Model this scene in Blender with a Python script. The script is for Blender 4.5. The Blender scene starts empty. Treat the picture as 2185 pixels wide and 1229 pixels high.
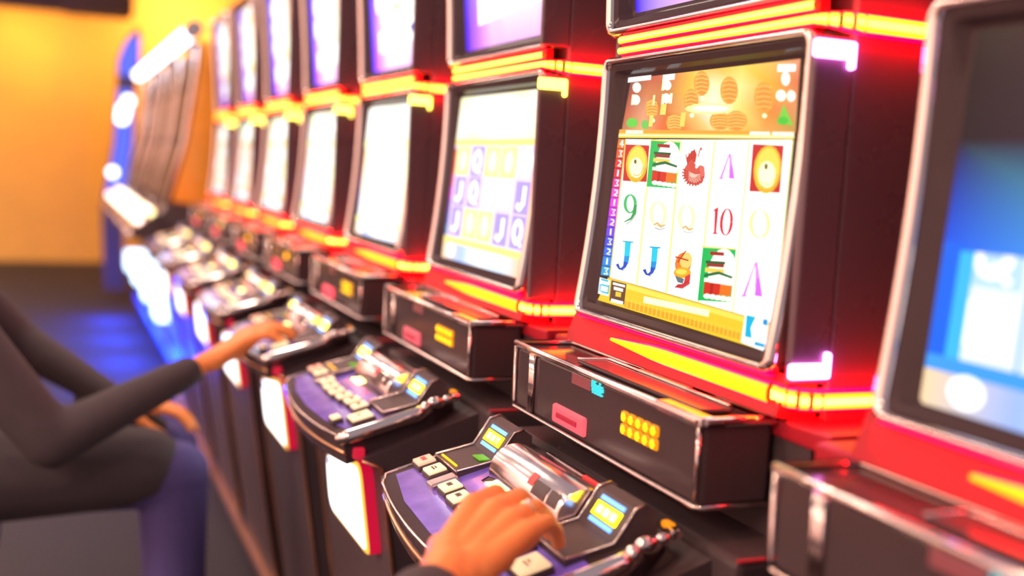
import bpy, bmesh, math, random
from mathutils import Vector, Matrix

# ------------------------------------------------------------------ camera, world, exposure
SC = bpy.context.scene
COL = SC.collection
random.seed(7)
PITCH = 0.70                     # spacing of the machines along the row (metres)

cam_d = bpy.data.cameras.new('camera')
cam_d.sensor_width = 36.0
cam_d.lens = 36.0 * 2400.0 / 2185.0
cam_d.clip_start = 0.05
cam_d.dof.use_dof = True
cam_d.dof.focus_distance = 1.46
cam_d.dof.aperture_fstop = 1.75
cam_d.dof.aperture_blades = 0
cam = bpy.data.objects.new('camera', cam_d)
COL.objects.link(cam)
RIGHT = Vector((0.3746276, 0.92575894, 0.05123036))
DOWN = Vector((0.11669985, 0.00773396, -0.99313712))
FWD = Vector((-0.91980178, 0.37803515, -0.10513857))
m = Matrix.Identity(4)
for i in range(3):
    m[i][0] = RIGHT[i]; m[i][1] = -DOWN[i]; m[i][2] = -FWD[i]
m.translation = Vector((1.225, -0.70, 1.30))
cam.matrix_world = m
SC.camera = cam

w = bpy.data.worlds.new('room_ambience')
w.use_nodes = True
w.node_tree.nodes['Background'].inputs[0].default_value = (1.0, 0.86, 0.94, 1)
w.node_tree.nodes['Background'].inputs[1].default_value = 0.36
SC.world = w
SC.view_settings.view_transform = 'Standard'
SC.view_settings.look = 'None'
SC.view_settings.gamma = 1.0
SC.view_settings.exposure = 0.0
SC.view_settings.use_curve_mapping = False
SC.cycles.use_denoising = True
SC.cycles.sample_clamp_indirect = 4.0
SC.cycles.max_bounces = 6

def lamp(name, loc, power, color, size=0.1, kind='POINT', aim=None, size_y=None):
    d = bpy.data.lights.new(name, kind)
    d.energy = power; d.color = color
    if kind == 'AREA':
        d.size = size
        if size_y: d.shape = 'RECTANGLE'; d.size_y = size_y
    else:
        d.shadow_soft_size = size
    o = bpy.data.objects.new(name, d); COL.objects.link(o); o.location = loc
    if aim is not None:
        o.rotation_euler = (Vector(aim) - Vector(loc)).to_track_quat('-Z', 'Y').to_euler()
    return o

# warm overhead lamps, none in view, added for fill and chrome glints
for i, (x, y) in enumerate([(1.6, -1.9), (-0.4, -1.7), (-2.6, -1.8), (-5.2, -1.9), (-0.4, -3.4), (-3.4, -3.6)]):
    lamp('overhead_fill_lamp', (x, y, 2.95), 26, (1.0, 0.66, 0.42), 0.06)
lamp('overhead_fill_lamp', (0.6, -0.9, 2.8), 38, (1.0, 0.62, 0.34), 0.05, 'SPOT', (0.2, -0.3, 0.95)).data.spot_size = 0.35  # added spot aimed at the near hand to brighten it
# lights washing the end wall; those across the aisle are added for chrome reflections
lamp('wall_wash_light', (-11.6, -1.1, 2.6), 20, (1.0, 0.62, 0.20), 0.9, 'AREA', (-12.4, -1.0, 1.2))
lamp('wall_wash_light', (-11.6, 0.6, 2.9), 30, (1.0, 0.62, 0.30), 0.6, 'AREA', (-12.4, 0.6, 2.6))
for x in (-9.5, -6.5, -3.5, -0.5, 2.0):
    lamp('wall_wash_light', (x, -3.3, 3.0), 150, (1.0, 0.76, 0.66), 0.5, 'AREA', (x, -4.4, 0.8), 2.2)
# long overhead area lights, out of view, added for highlights on the chrome rolls
for x in (-7.6, -5.0, -2.4):
    lamp('chrome_reflection_light', (x, -0.75, 3.05), 30, (1.0, 0.80, 0.66), 1.7, 'AREA', (x, -0.75, 0), 0.28)

for x in (-5.1, -6.0, -6.9, -7.8):
    lamp('blue_floor_lamp', (x, -0.30, 0.16), 30, (0.0, 0.05, 1.0), 0.03)
# ------------------------------------------------------------------ materials
def mat(name, base=(0.5, 0.5, 0.5), rough=0.5, metal=0.0, spec=0.5, emit=None, strength=1.0, noise=None, coat=0.0):
    mt = bpy.data.materials.new(name); mt.use_nodes = True
    nt = mt.node_tree; b = nt.nodes['Principled BSDF']
    b.inputs['Base Color'].default_value = (*base, 1)
    b.inputs['Roughness'].default_value = rough
    b.inputs['Metallic'].default_value = metal
    b.inputs['Specular IOR Level'].default_value = spec
    b.inputs['Coat Weight'].default_value = coat
    if emit:
        b.inputs['Emission Color'].default_value = (*emit, 1)
        b.inputs['Emission Strength'].default_value = strength
    if noise:
        scale, amt = noise
        tc = nt.nodes.new('ShaderNodeTexCoord'); nz = nt.nodes.new('ShaderNodeTexNoise')
        nz.inputs['Scale'].default_value = scale; nz.inputs['Detail'].default_value = 4
        nt.links.new(tc.outputs['Object'], nz.inputs['Vector'])
        cr = nt.nodes.new('ShaderNodeMapRange')
        cr.inputs['To Min'].default_value = 1 - amt; cr.inputs['To Max'].default_value = 1 + amt
        nt.links.new(nz.outputs['Fac'], cr.inputs['Value'])
        mx = nt.nodes.new('ShaderNodeVectorMath'); mx.operation = 'SCALE'
        mx.inputs[0].default_value = base
        nt.links.new(cr.outputs['Result'], mx.inputs['Scale'])
        nt.links.new(mx.outputs['Vector'], b.inputs['Base Color'])
        r2 = nt.nodes.new('ShaderNodeMapRange')
        r2.inputs['To Min'].default_value = max(0.02, rough - 0.08); r2.inputs['To Max'].default_value = min(1, rough + 0.08)
        nt.links.new(nz.outputs['Fac'], r2.inputs['Value'])
        nt.links.new(r2.outputs['Result'], b.inputs['Roughness'])
    return mt

def srgb(c):
    out = []
    for v in c:
        v /= 255.0
        out.append(v / 12.92 if v <= 0.04045 else ((v + 0.055) / 1.055) ** 2.4)
    return tuple(out)

def glow(name, c, strength):                      # a lamp face that really gives off light
    return mat(name, (0.02, 0.02, 0.02), 0.4, 0, 0.2, srgb(c), strength)

M = {}
M['black'] = mat('black_plastic', (0.085, 0.058, 0.064), 0.45, 0, 0.25, noise=(40, 0.08))
M['gloss'] = mat('gloss_black', (0.075, 0.05, 0.055), 0.14, 0, 0.08, noise=(12, 0.05))
M['side'] = mat('side_laminate', (0.15, 0.085, 0.105), 0.28, 0, 0.4, noise=(9, 0.06))
M['shelf'] = mat('crimson_shelf', (0.46, 0.020, 0.035), 0.45, 0, 0.15, noise=(14, 0.06))
M['chrome'] = mat('chrome', (0.86, 0.72, 0.69), 0.10, 1.0, noise=(60, 0.04))
M['rollchrome'] = mat('brushed_roll_chrome', (0.86, 0.70, 0.70), 0.2, 1.0, noise=(30, 0.05))
M['satin'] = mat('satin_chrome', (0.72, 0.58, 0.56), 0.24, 1.0, noise=(80, 0.05))
M['violet'] = mat('violet_print_sheen', (0.22, 0.13, 0.50), 0.16, 0, 0.5, srgb((105, 85, 200)), 0.35, noise=(18, 0.9), coat=0.6)  # emission and strong noise stand in for lights reflected in the print
M['cream'] = mat('lit_cream_cap', (0.8, 0.7, 0.5), 0.35, 0, 0.4, srgb((255, 214, 160)), 0.75)
M['cream_hot'] = mat('lit_red_cap', (0.8, 0.3, 0.2), 0.35, 0, 0.4, srgb((255, 200, 165)), 0.8)
M['ink'] = mat('brown_ink', (0.10, 0.03, 0.03), 0.5)
M['redink'] = mat('red_ink', (0.6, 0.05, 0.05), 0.5, emit=srgb((225, 50, 50)), strength=0.5)
M['amber'] = glow('amber_tube', (255, 225, 0), 2.6)
M['ambercore'] = glow('amber_tube_core', (255, 238, 95), 3.2)
M['amberhot'] = glow('amber_side_lamp', (255, 232, 90), 5.0)
M['amber2'] = glow('orange_tube', (255, 175, 0), 2.3)
M['redglow'] = glow('red_led_line', (255, 0, 15), 42.0)
M['pinklamp'] = glow('pink_lamp_face', (255, 130, 255), 12.0)
M['led'] = glow('amber_led', (255, 200, 0), 2.4)
M['ledrim'] = glow('amber_led_rim', (255, 150, 0), 1.1)
M['redbtn'] = glow('red_lamp_lens', (255, 100, 112), 1.05)
M['redbtn2'] = glow('red_lamp_core', (225, 25, 60), 0.9)
M['ledhot'] = glow('amber_led_bright', (255, 170, 0), 4.5)
M['redhot'] = glow('red_lens_bright', (255, 70, 85), 2.2)
M['violetlamp'] = glow('violet_edge_light', (120, 90, 255), 3.0)
M['cyan'] = glow('cyan_digits', (70, 235, 240), 1.05)
M['dimred'] = mat('dim_display', (0.30, 0.09, 0.11), 0.3)
M['slotlamp'] = glow('slot_lamp', (255, 250, 150), 5.0)
M['slotyellow'] = glow('slot_lamp_yellow', (255, 225, 0), 6.0)
M['slotblue'] = glow('slot_lamp_blue', (110, 170, 255), 2.5)
M['slotgreen'] = glow('slot_lamp_green', (110, 200, 0), 0.9)
M['plate'] = glow('belly_glass_white', (255, 252, 250), 3.2)
M['platerim'] = glow('belly_glass_amber_edge', (255, 190, 70), 1.5)
M['platered'] = glow('belly_glass_red_side', (225, 10, 60), 0.8)
M['blueprint'] = mat('blue_print', (0.05, 0.1, 0.6), 0.4, emit=srgb((40, 80, 220)), strength=0.6)
M['orangelamp'] = glow('orange_side_marker', (255, 140, 0), 1.3)
M['bluelamp'] = glow('blue_white_lamp', (200, 228, 255), 4.5)
M['bluebelly'] = glow('blue_belly_light', (10, 50, 255), 1.4)
M['bluesign'] = glow('blue_sign_light', (90, 110, 255), 1.2)
M['whitesign'] = glow('white_tube', (240, 240, 255), 6.0)
M['bulbpink'] = glow('pinkish_bulb', (255, 205, 190), 7.0)
M['bulbwarm'] = glow('warm_bulb', (255, 235, 160), 4.0)
M['orangeside'] = mat('orange_side_laminate', (0.95, 0.36, 0.04), 0.25, 0, 0.5, noise=(6, 0.1))
M['dimscreen'] = mat('dim_brown_screen', (0.05, 0.03, 0.03), 0.35, 0, 0.15, emit=srgb((120, 84, 70)), strength=0.35)
M['reelstrip'] = mat('dull_reel_strip', (0.11, 0.075, 0.07), 0.4, noise=(30, 0.3))
M['wall'] = mat('orange_plaster', (0.93, 0.50, 0.10), 0.8, noise=(3, 0.12))
M['cream_wall'] = mat('peach_plaster', (0.82, 0.62, 0.54), 0.8, noise=(3, 0.1))
M['ceil'] = mat('dark_ceiling', (0.09, 0.055, 0.06), 0.8, noise=(6, 0.1))
M['floor'] = mat('patterned_carpet', (0.026, 0.018, 0.021), 0.95, noise=(30, 0.3))
M['skin'] = mat('skin', (0.93, 0.29, 0.08), 0.5, 0, 0.35, noise=(28, 0.10))
M['nail'] = mat('nail', (0.9, 0.5, 0.35), 0.3)
M['coat'] = mat('black_coat', (0.06, 0.042, 0.047), 0.85, noise=(60, 0.15))
M['jeans'] = mat('blue_jeans', (0.09, 0.065, 0.22), 0.85, noise=(120, 0.25))
M['hair'] = mat('dark_hair', (0.05, 0.03, 0.027), 0.5, noise=(90, 0.3))
M['gold'] = mat('gold', (1.0, 0.78, 0.45), 0.15, 1.0)
M['stone'] = mat('ring_stone', (0.95, 0.9, 0.9), 0.05, 0, 0.8)
M['eye'] = mat('eye', (0.7, 0.65, 0.62), 0.2)
M['brass'] = mat('brass_trim', (0.95, 0.50, 0.28), 0.32, 1.0, noise=(20, 0.1))
M['seat'] = mat('black_vinyl', (0.08, 0.055, 0.06), 0.5, noise=(50, 0.1))

# a screen picture: flat art with its own colours, backlit
SCREEN = bpy.data.materials.new('screen_picture'); SCREEN.use_nodes = True
_b = SCREEN.node_tree.nodes['Principled BSDF']
_b.inputs['Base Color'].default_value = (0.01, 0.01, 0.01, 1); _b.inputs['Roughness'].default_value = 0.2; _b.inputs['Specular IOR Level'].default_value = 0.08
_a = SCREEN.node_tree.nodes.new('ShaderNodeAttribute'); _a.attribute_name = 'art'
SCREEN.node_tree.links.new(_a.outputs['Color'], _b.inputs['Emission Color'])
_b.inputs['Emission Strength'].default_value = 1.0

# ------------------------------------------------------------------ mesh helpers
class MB:
    def __init__(s):
        s.v = []; s.f = []; s.mi = []; s.sm = []; s.col = []; s.anycol = False
    def add(s, vs, fs, mi=0, smooth=False, col=None, vcol=None):
        o = len(s.v)
        s.v += [tuple(p) for p in vs]
        for f in fs:
            s.f.append([o + i for i in f]); s.mi.append(mi); s.sm.append(smooth)
        if vcol: s.col += vcol; s.anycol = True
        else:
            if col: s.anycol = True
            s.col += [col or (0, 0, 0)] * len(vs)
        return s
    def box(s, x0, x1, y0, y1, z0, z1, b=0.0, mi=0, rot=None, piv=None):
        b = min(b, (x1-x0)*0.49, (y1-y0)*0.49, (z1-z0)*0.49)
        if b <= 0:
            vs = [(x, y, z) for x in (x0, x1) for y in (y0, y1) for z in (z0, z1)]
            fs = [(0,1,3,2),(4,6,7,5),(0,4,5,1),(2,3,7,6),(0,2,6,4),(1,5,7,3)]
        else:
            bm = bmesh.new(); bmesh.ops.create_cube(bm, size=1)
            for v in bm.verts:
                v.co = Vector((x0+(v.co.x+.5)*(x1-x0), y0+(v.co.y+.5)*(y1-y0), z0+(v.co.z+.5)*(z1-z0)))
            bmesh.ops.bevel(bm, geom=bm.edges[:], offset=b, segments=2, profile=0.5, affect='EDGES')
            bm.verts.index_update()
            vs = [v.co.copy() for v in bm.verts]; fs = [[v.index for v in f.verts] for f in bm.faces]; bm.free()
        if rot is not None:
            pv = Vector(piv) if piv else Vector(((x0+x1)/2, (y0+y1)/2, (z0+z1)/2))
            vs = [rot @ (Vector(p) - pv) + pv for p in vs]
        return s.add(vs, fs, mi)
    def prism(s, pts, ext, mi=0, smooth=False):      # pts: 3D polygon, ext: extrusion vector
        n = len(pts); e = Vector(ext)
        vs = [Vector(p) for p in pts] + [Vector(p) + e for p in pts]
        fs = [list(range(n))[::-1], list(range(n, 2*n))]
        s.add(vs, fs, mi)
        o = len(s.v) - 2*n
        for i in range(n):
            j = (i+1) % n
            s.f.append([o+i, o+j, o+n+j, o+n+i]); s.mi.append(mi); s.sm.append(smooth)
        return s
    def tube(s, path, r, n=8, closed=False, mi=0, flat=1.0):
        P = [Vector(p) for p in path]; N = len(P); rings = []
        rr = r if isinstance(r, (list, tuple)) else [r]*N
        for i, p in enumerate(P):
            a = P[i-1] if (i or closed) else p; c = P[(i+1) % N] if (i < N-1 or closed) else p
            t = (c - a).normalized()
            up = Vector((0, 0, 1)) if abs(t.z) < 0.9 else Vector((0, 1, 0))
            u = t.cross(up).normalized(); vv = u.cross(t).normalized()
            rings.append([p + (u*math.cos(2*math.pi*k/n)*flat + vv*math.sin(2*math.pi*k/n))*rr[i] for k in range(n)])
        vs = [q for ring in rings for q in ring]; fs = []
        for i in range(N if closed else N-1):
            j = (i+1) % N
            for k in range(n):
                fs.append((i*n+k, i*n+(k+1) % n, j*n+(k+1) % n, j*n+k))
        s.add(vs, fs, mi, True)
        if not closed:
            o = len(s.v) - len(vs)
            for base, rev in ((0, True), ((N-1)*n, False)):
                f = [o+base+k for k in range(n)]
                s.f.append(f[::-1] if rev else f); s.mi.append(mi); s.sm.append(False)
        return s
    def loops(s, loops, mi=0, smooth=True, close_last=False):   # skin between equal closed loops
        n = len(loops[0]); vs = [p for l in loops for p in l]; fs = []
        for i in range(len(loops)-1):
            for k in range(n):
                fs.append((i*n+k, i*n+(k+1) % n, (i+1)*n+(k+1) % n, (i+1)*n+k))
        if close_last: fs.append([(len(loops)-1)*n+k for k in range(n)])
        return s.add(vs, fs, mi, smooth)
    def sphere(s, c, r, n=10, mi=0, sc=(1, 1, 1)):
        vs = []; fs = []; h = n//2
        for i in range(h+1):
            a = math.pi*i/h
            for k in range(n):
                b = 2*math.pi*k/n
                vs.append((c[0]+r*sc[0]*math.sin(a)*math.cos(b), c[1]+r*sc[1]*math.sin(a)*math.sin(b), c[2]+r*sc[2]*math.cos(a)))
        for i in range(h):
            for k in range(n):
                fs.append((i*n+k, i*n+(k+1) % n, (i+1)*n+(k+1) % n, (i+1)*n+k))
        return s.add(vs, fs, mi, True)
    def capsule(s, p0, r0, p1, r1, n=12, mi=0):
        p0 = Vector(p0); p1 = Vector(p1); t = (p1-p0).normalized()
        up = Vector((0, 0, 1)) if abs(t.z) < 0.9 else Vector((0, 1, 0))
        u = t.cross(up).normalized(); v = u.cross(t)
        rows = []
        for i in range(1, 5):
            a = math.pi/2*(1-i/4.0); rows.append((p0 - t*r0*math.sin(a), r0*math.cos(a)))
        for i in range(0, 4):
            a = math.pi/2*i/4.0; rows.append((p1 + t*r1*math.sin(a), r1*math.cos(a)))
        L = [[c + (u*math.cos(2*math.pi*k/n)+v*math.sin(2*math.pi*k/n))*max(r, 1e-4) for k in range(n)] for c, r in rows]
        vs = [q for l in L for q in l]; fs = []
        for i in range(len(L)-1):
            for k in range(n): fs.append((i*n+k, i*n+(k+1) % n, (i+1)*n+(k+1) % n, (i+1)*n+k))
        fs.append(list(range(n))[::-1]); fs.append([(len(L)-1)*n+k for k in range(n)])
        return s.add(vs, fs, mi, True)
    def mesh(s, name, mats):
        me = bpy.data.meshes.new(name); me.from_pydata(s.v, [], s.f); me.update()
        for x in (mats if isinstance(mats, (list, tuple)) else [mats]): me.materials.append(x)
        me.polygons.foreach_set('material_index', s.mi); me.polygons.foreach_set('use_smooth', s.sm)
        if s.anycol:
            at = me.color_attributes.new('art', 'FLOAT_COLOR', 'POINT')
            at.data.foreach_set('color', [x for c in s.col for x in (c[0], c[1], c[2], 1.0)])
        return me
    def build(s, name, mats, parent=None, label=None):
        o = bpy.data.objects.new(name, s.mesh(name, mats)); COL.objects.link(o)
        if parent: o.parent = parent
        if label: o['label'] = label
        return o

def tag(o, label=None, cat=None, group=None, kind=None):
    if label: o['label'] = label
    if cat: o['category'] = cat
    if group: o['group'] = group
    if kind: o['kind'] = kind
    return o
def empty(name, loc=(0, 0, 0), rz=0):
    o = bpy.data.objects.new(name, None); COL.objects.link(o); o.location = loc; o.rotation_euler[2] = rz
    o.empty_display_size = 0.1
    return o
def copy_tree(o, parent=None):
    c = o.copy(); COL.objects.link(c); c.parent = parent
    for ch in list(o.children): copy_tree(ch, c)
    return c
def rrect(x0, x1, z0, z1, r, nc=4, ns=8):            # rounded rectangle outline, subdivided sides
    P = []
    def arc(cx, cz, a0):
        for i in range(nc+1):
            a = a0 + math.pi/2*i/nc; P.append((cx+r*math.cos(a), cz+r*math.sin(a)))
    def line(a, b):
        for i in range(1, ns): P.append((a[0]+(b[0]-a[0])*i/ns, a[1]+(b[1]-a[1])*i/ns))
    arc(x1-r, z1-r, 0); line((x0, z1), (x0, z1)) if 0 else None
    arc(x0+r, z1-r, math.pi/2); line((x0, z1-r), (x0, z0+r))
    arc(x0+r, z0+r, math.pi); arc(x1-r, z0+r, 1.5*math.pi); line((x1, z0+r), (x1, z1-r))
    return P
def fill(pts, rim, name=None): pass

# ------------------------------------------------------------------ the room
def struct(name, mb, mt, label):
    o = mb.build(name, mt); return tag(o, label, kind='structure')
struct('floor', MB().box(-12.6, 3.2, -5.0, 1.4, -0.05, 0.0), M['floor'], 'dark carpet under the row of machines')
struct('wall_end', MB().box(-12.6, -12.4, -5.0, 1.4, 0.0, 3.4), M['wall'], 'warm orange plaster wall at the far end of the room')
struct('wall_back', MB().box(-12.4, 3.2, 1.2, 1.4, 0.0, 3.4), M['wall'], 'orange wall behind the row of slot machines')
struct('wall_front', MB().box(-12.4, 3.2, -4.6, -4.4, 0.0, 3.4), M['cream_wall'], 'pale wall across the aisle, out of view, added for chrome reflections')  # unseen wall added so the chrome has something bright to reflect
struct('ceiling', MB().box(-12.6, -6.2, -5.0, 1.4, 3.4, 3.5), M['ceil'], 'dark ceiling over the far end of the room')
struct('trim_1', MB().box(-11.2, -10.9, -5.0, -0.05, 2.63, 3.4).box(-10.9, -10.4, -0.62, 0.0, 2.58, 3.4, 0.02), M['ceil'], 'dark dropped beam across the ceiling before the orange wall')
ART_NEAR = (
(238,165,65,1,528,939,528,918,519,902,503,893,483,894,463,905,446,923,437,945,437,967,447,983,463,992,484,990,503,979,519,961),
(232,150,58,1,523,936,523,919,516,906,504,899,489,900,474,908,462,923,455,940,455,957,462,971,474,977,489,976,504,968,516,953),
(248,190,95,1.1,441,974,476,977,475,982,439,979),
(248,190,95,1.1,476,977,513,969,513,973,475,982),
(248,190,95,1.1,444,958,479,961,478,966,442,963),
(248,190,95,1.1,479,961,516,953,516,958,478,966),
(248,190,95,1.1,448,942,482,945,482,950,445,947),
(248,190,95,1.1,482,945,519,938,519,942,482,950),
(248,190,95,1.1,451,926,486,929,485,934,449,931),
(248,190,95,1.1,486,929,522,922,522,926,485,934),
(248,190,95,1.1,454,910,489,914,488,918,452,915),
(248,190,95,1.1,489,914,525,906,526,910,488,918),
(255,250,190,1.3,513,882,513,878,510,875,505,874,499,874,493,876,489,880,487,884,488,887,491,891,496,892,501,892,507,890,511,886),
(238,165,65,1,685,903,685,881,676,863,659,854,639,855,618,866,601,885,592,908,592,931,602,949,619,958,639,957,660,945,676,926),
(232,150,58,1,679,900,679,882,673,868,660,860,645,861,629,870,617,885,610,904,609,922,616,936,629,944,644,943,660,933,672,918),
(248,190,95,1.1,596,940,632,943,631,947,594,944),
(248,190,95,1.1,632,943,669,935,670,939,631,947),
(248,190,95,1.1,599,923,635,926,634,930,597,927),
(248,190,95,1.1,635,926,672,918,673,922,634,930),
(248,190,95,1.1,603,906,638,909,638,913,601,910),
(248,190,95,1.1,638,909,676,901,676,905,638,913),
(248,190,95,1.1,606,889,642,892,641,896,604,893),
(248,190,95,1.1,642,892,679,885,679,889,641,896),
(248,190,95,1.1,609,871,645,875,644,879,607,876),
(248,190,95,1.1,645,875,682,868,682,872,644,879),
(255,250,190,1.3,668,843,668,840,665,837,660,835,655,835,650,837,646,840,644,844,644,848,647,851,652,852,657,852,662,850,666,847),
(238,165,65,1,861,868,862,844,853,825,836,815,816,815,795,827,778,848,769,873,769,898,778,917,795,927,816,925,836,913,852,893),
(232,150,58,1,855,865,855,846,849,831,837,822,821,823,806,832,793,849,786,869,786,888,792,904,805,912,820,911,836,901,848,885),
(248,190,95,1.1,772,907,808,910,808,914,770,911),
(248,190,95,1.1,808,910,846,903,846,907,808,914),
(248,190,95,1.1,776,889,812,892,811,896,774,893),
(248,190,95,1.1,812,892,849,885,849,888,811,896),
(248,190,95,1.1,779,870,815,873,814,877,777,874),
(248,190,95,1.1,815,873,852,867,853,870,814,877),
(248,190,95,1.1,783,852,819,855,818,859,781,856),
(248,190,95,1.1,819,855,856,849,856,852,818,859),
(248,190,95,1.1,786,834,822,837,821,841,784,838),
(248,190,95,1.1,822,837,859,831,859,834,821,841),
(255,250,190,1.3,843,805,843,801,840,798,836,797,832,797,827,799,823,802,821,806,822,809,824,812,828,813,833,813,838,811,842,808),
(238,165,65,1,481,875,481,854,472,838,457,829,437,830,418,840,402,857,393,879,393,900,402,916,418,925,438,924,457,913,472,896),
(232,150,58,1,476,871,476,855,470,842,459,835,444,835,429,843,418,857,411,874,411,891,417,904,429,911,443,910,458,902,470,888),
(248,190,95,1.1,397,908,431,911,430,916,395,912),
(248,190,95,1.1,431,911,466,904,466,908,430,916),
(248,190,95,1.1,400,892,434,896,433,900,398,896),
(248,190,95,1.1,434,896,469,888,469,893,433,900),
(248,190,95,1.1,403,876,437,880,436,885,401,881),
(248,190,95,1.1,437,880,472,873,473,877,436,885),
(248,190,95,1.1,407,861,440,865,439,869,404,865),
(248,190,95,1.1,440,865,475,858,476,862,439,869),
(248,190,95,1.1,410,845,443,849,442,854,407,849),
(248,190,95,1.1,443,849,478,842,479,847,442,854),
(255,250,190,1.3,468,819,468,815,465,811,460,810,454,810,448,812,443,815,441,819,442,823,445,826,450,828,456,828,462,826,466,823),
(238,165,65,1,409,791,407,776,395,764,376,758,353,759,331,766,314,778,306,793,308,808,320,820,339,826,362,825,384,818,401,805),
(232,150,58,1,402,787,401,775,392,766,378,761,361,761,345,767,332,777,325,789,327,801,336,810,350,815,367,814,384,809,396,799),
(248,190,95,1.1,313,813,353,817,352,822,310,817),
(248,190,95,1.1,353,817,394,810,394,815,352,822),
(248,190,95,1.1,315,802,355,806,354,811,313,806),
(248,190,95,1.1,355,806,396,799,397,804,354,811),
(248,190,95,1.1,317,791,357,795,356,800,315,795),
(248,190,95,1.1,357,795,398,789,399,793,356,800),
(248,190,95,1.1,320,779,359,784,358,789,317,784),
(248,190,95,1.1,359,784,400,778,401,782,358,789),
(248,190,95,1.1,322,768,362,773,361,778,320,773),
(248,190,95,1.1,362,773,403,767,403,771,361,778),
(255,250,190,1.3,387,748,386,744,383,741,378,739,371,739,365,741,360,744,358,748,359,752,362,756,367,757,374,757,380,755,384,752),
(238,165,65,1,669,791,666,776,654,764,634,758,609,758,586,766,568,778,559,794,562,810,575,822,596,828,620,827,643,819,660,807),
(232,150,58,1,661,788,659,776,650,766,635,761,617,762,599,767,586,777,579,790,581,802,590,812,606,817,624,816,641,810,654,800),
(248,190,95,1.1,567,815,610,819,609,823,565,819),
(248,190,95,1.1,610,819,653,812,654,816,609,823),
(248,190,95,1.1,569,803,612,807,611,811,567,807),
(248,190,95,1.1,612,807,656,801,656,805,611,811),
(248,190,95,1.1,571,792,614,796,613,800,570,796),
(248,190,95,1.1,614,796,658,789,658,794,613,800),
(248,190,95,1.1,574,780,616,784,616,789,572,784),
(248,190,95,1.1,616,784,660,778,660,782,616,789),
(248,190,95,1.1,576,769,619,773,618,777,574,773),
(248,190,95,1.1,619,773,662,767,662,771,618,777),
(255,250,190,1.3,641,748,640,744,637,741,633,740,627,740,622,742,618,745,616,749,617,752,619,755,624,757,629,757,635,755,639,752),
(238,165,65,1,755,789,753,773,740,760,719,753,694,754,670,761,651,775,642,792,644,809,658,821,680,828,705,827,729,819,747,805),
(232,150,58,1,747,786,745,773,736,763,720,757,701,757,683,764,669,774,662,788,664,801,674,811,690,817,709,816,727,810,740,799),
(248,190,95,1.1,650,814,694,818,693,822,648,818),
(248,190,95,1.1,694,818,740,811,740,815,693,822),
(248,190,95,1.1,652,802,697,806,696,810,650,806),
(248,190,95,1.1,697,806,742,799,742,803,696,810),
(248,190,95,1.1,654,790,699,794,698,798,653,794),
(248,190,95,1.1,699,794,744,787,744,791,698,798),
(248,190,95,1.1,657,777,701,781,701,786,655,781),
(248,190,95,1.1,701,781,747,775,747,779,701,786),
(248,190,95,1.1,659,765,704,769,703,773,658,769),
(248,190,95,1.1,704,769,749,763,749,767,703,773),
(255,250,190,1.3,725,744,725,740,722,737,718,735,712,735,707,737,703,740,702,744,702,748,705,751,709,752,714,752,719,750,723,747),
(238,165,65,1,246,853,245,836,236,823,221,816,201,816,182,824,167,839,159,856,160,874,169,887,185,894,204,893,223,884,238,870),
(232,150,58,1,242,849,242,836,235,825,223,819,209,820,195,826,183,838,177,852,177,865,184,876,196,882,210,881,225,874,236,863),
(248,190,95,1.1,164,879,197,884,196,888,161,884),
(248,190,95,1.1,197,884,231,876,232,881,196,888),
(248,190,95,1.1,167,866,199,871,198,876,164,871),
(248,190,95,1.1,199,871,234,864,235,868,198,876),
(248,190,95,1.1,169,854,202,858,201,863,166,858),
(248,190,95,1.1,202,858,237,851,238,855,201,863),
(248,190,95,1.1,172,841,205,845,204,850,169,845),
(248,190,95,1.1,205,845,239,838,240,843,204,850),
(248,190,95,1.1,175,828,207,833,206,838,172,833),
(248,190,95,1.1,207,833,242,826,243,830,206,838),
(255,250,190,1.3,235,805,234,800,231,797,225,795,218,795,211,797,206,801,204,805,205,810,208,813,214,815,221,814,227,812,232,809),
(255,235,150,1.1,679,836,668,827,635,821,584,819,524,821,468,827,427,836,411,846,423,856,461,862,516,864,575,861,628,854,665,846),
(255,250,200,1.2,660,837,651,831,623,827,582,826,534,828,489,832,457,838,444,845,454,851,484,855,528,856,576,854,619,849,648,843),
(255,255,240,1.3,647,839,640,835,617,833,583,833,545,834,509,837,483,841,473,846,482,849,506,852,541,852,580,850,614,847,638,843),
(255,255,255,1.3,12,998,169,998,170,978,13,977),
(255,250,245,1.2,246,993,322,993,323,968,247,967),
(255,255,235,1.2,111,949,110,939,103,932,93,928,79,929,67,934,57,942,52,952,52,962,59,969,70,973,83,972,96,967,106,959),
(255,255,235,1.2,116,896,115,887,108,879,98,875,84,876,72,881,62,889,56,899,57,909,64,916,75,920,88,919,101,914,111,906),
(255,255,235,1.2,309,946,308,937,302,930,292,926,281,927,269,932,260,940,255,949,256,959,262,966,272,969,284,968,295,963,304,955),
(255,255,235,1.2,314,892,313,883,308,876,298,872,286,873,274,878,265,885,261,895,261,904,267,911,277,915,289,914,301,909,310,902),
(255,250,210,1.1,55,922,75,920,77,876,57,877),
(255,250,210,1.1,257,913,275,912,277,869,259,870),
(255,250,210,1.1,307,914,324,913,326,871,308,871),
(255,250,210,1.1,248,971,266,970,268,927,249,928),
(255,235,170,1,200,912,215,911,217,868,202,868),
(255,225,110,1,260,872,295,870,297,826,261,827),
(255,225,110,1,196,829,221,828,223,779,198,780),
(255,220,100,1,392,832,420,831,422,775,394,776),
(255,255,255,1.5,863,982,942,976,944,953,865,958),
(255,255,240,1.4,925,929,925,918,921,910,915,906,907,907,898,912,891,921,887,932,887,942,891,950,898,954,906,954,914,948,921,940),
(255,255,230,1.3,919,872,918,863,913,857,905,853,895,854,885,858,877,865,873,874,874,882,879,889,888,892,898,892,908,887,915,880),
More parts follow.
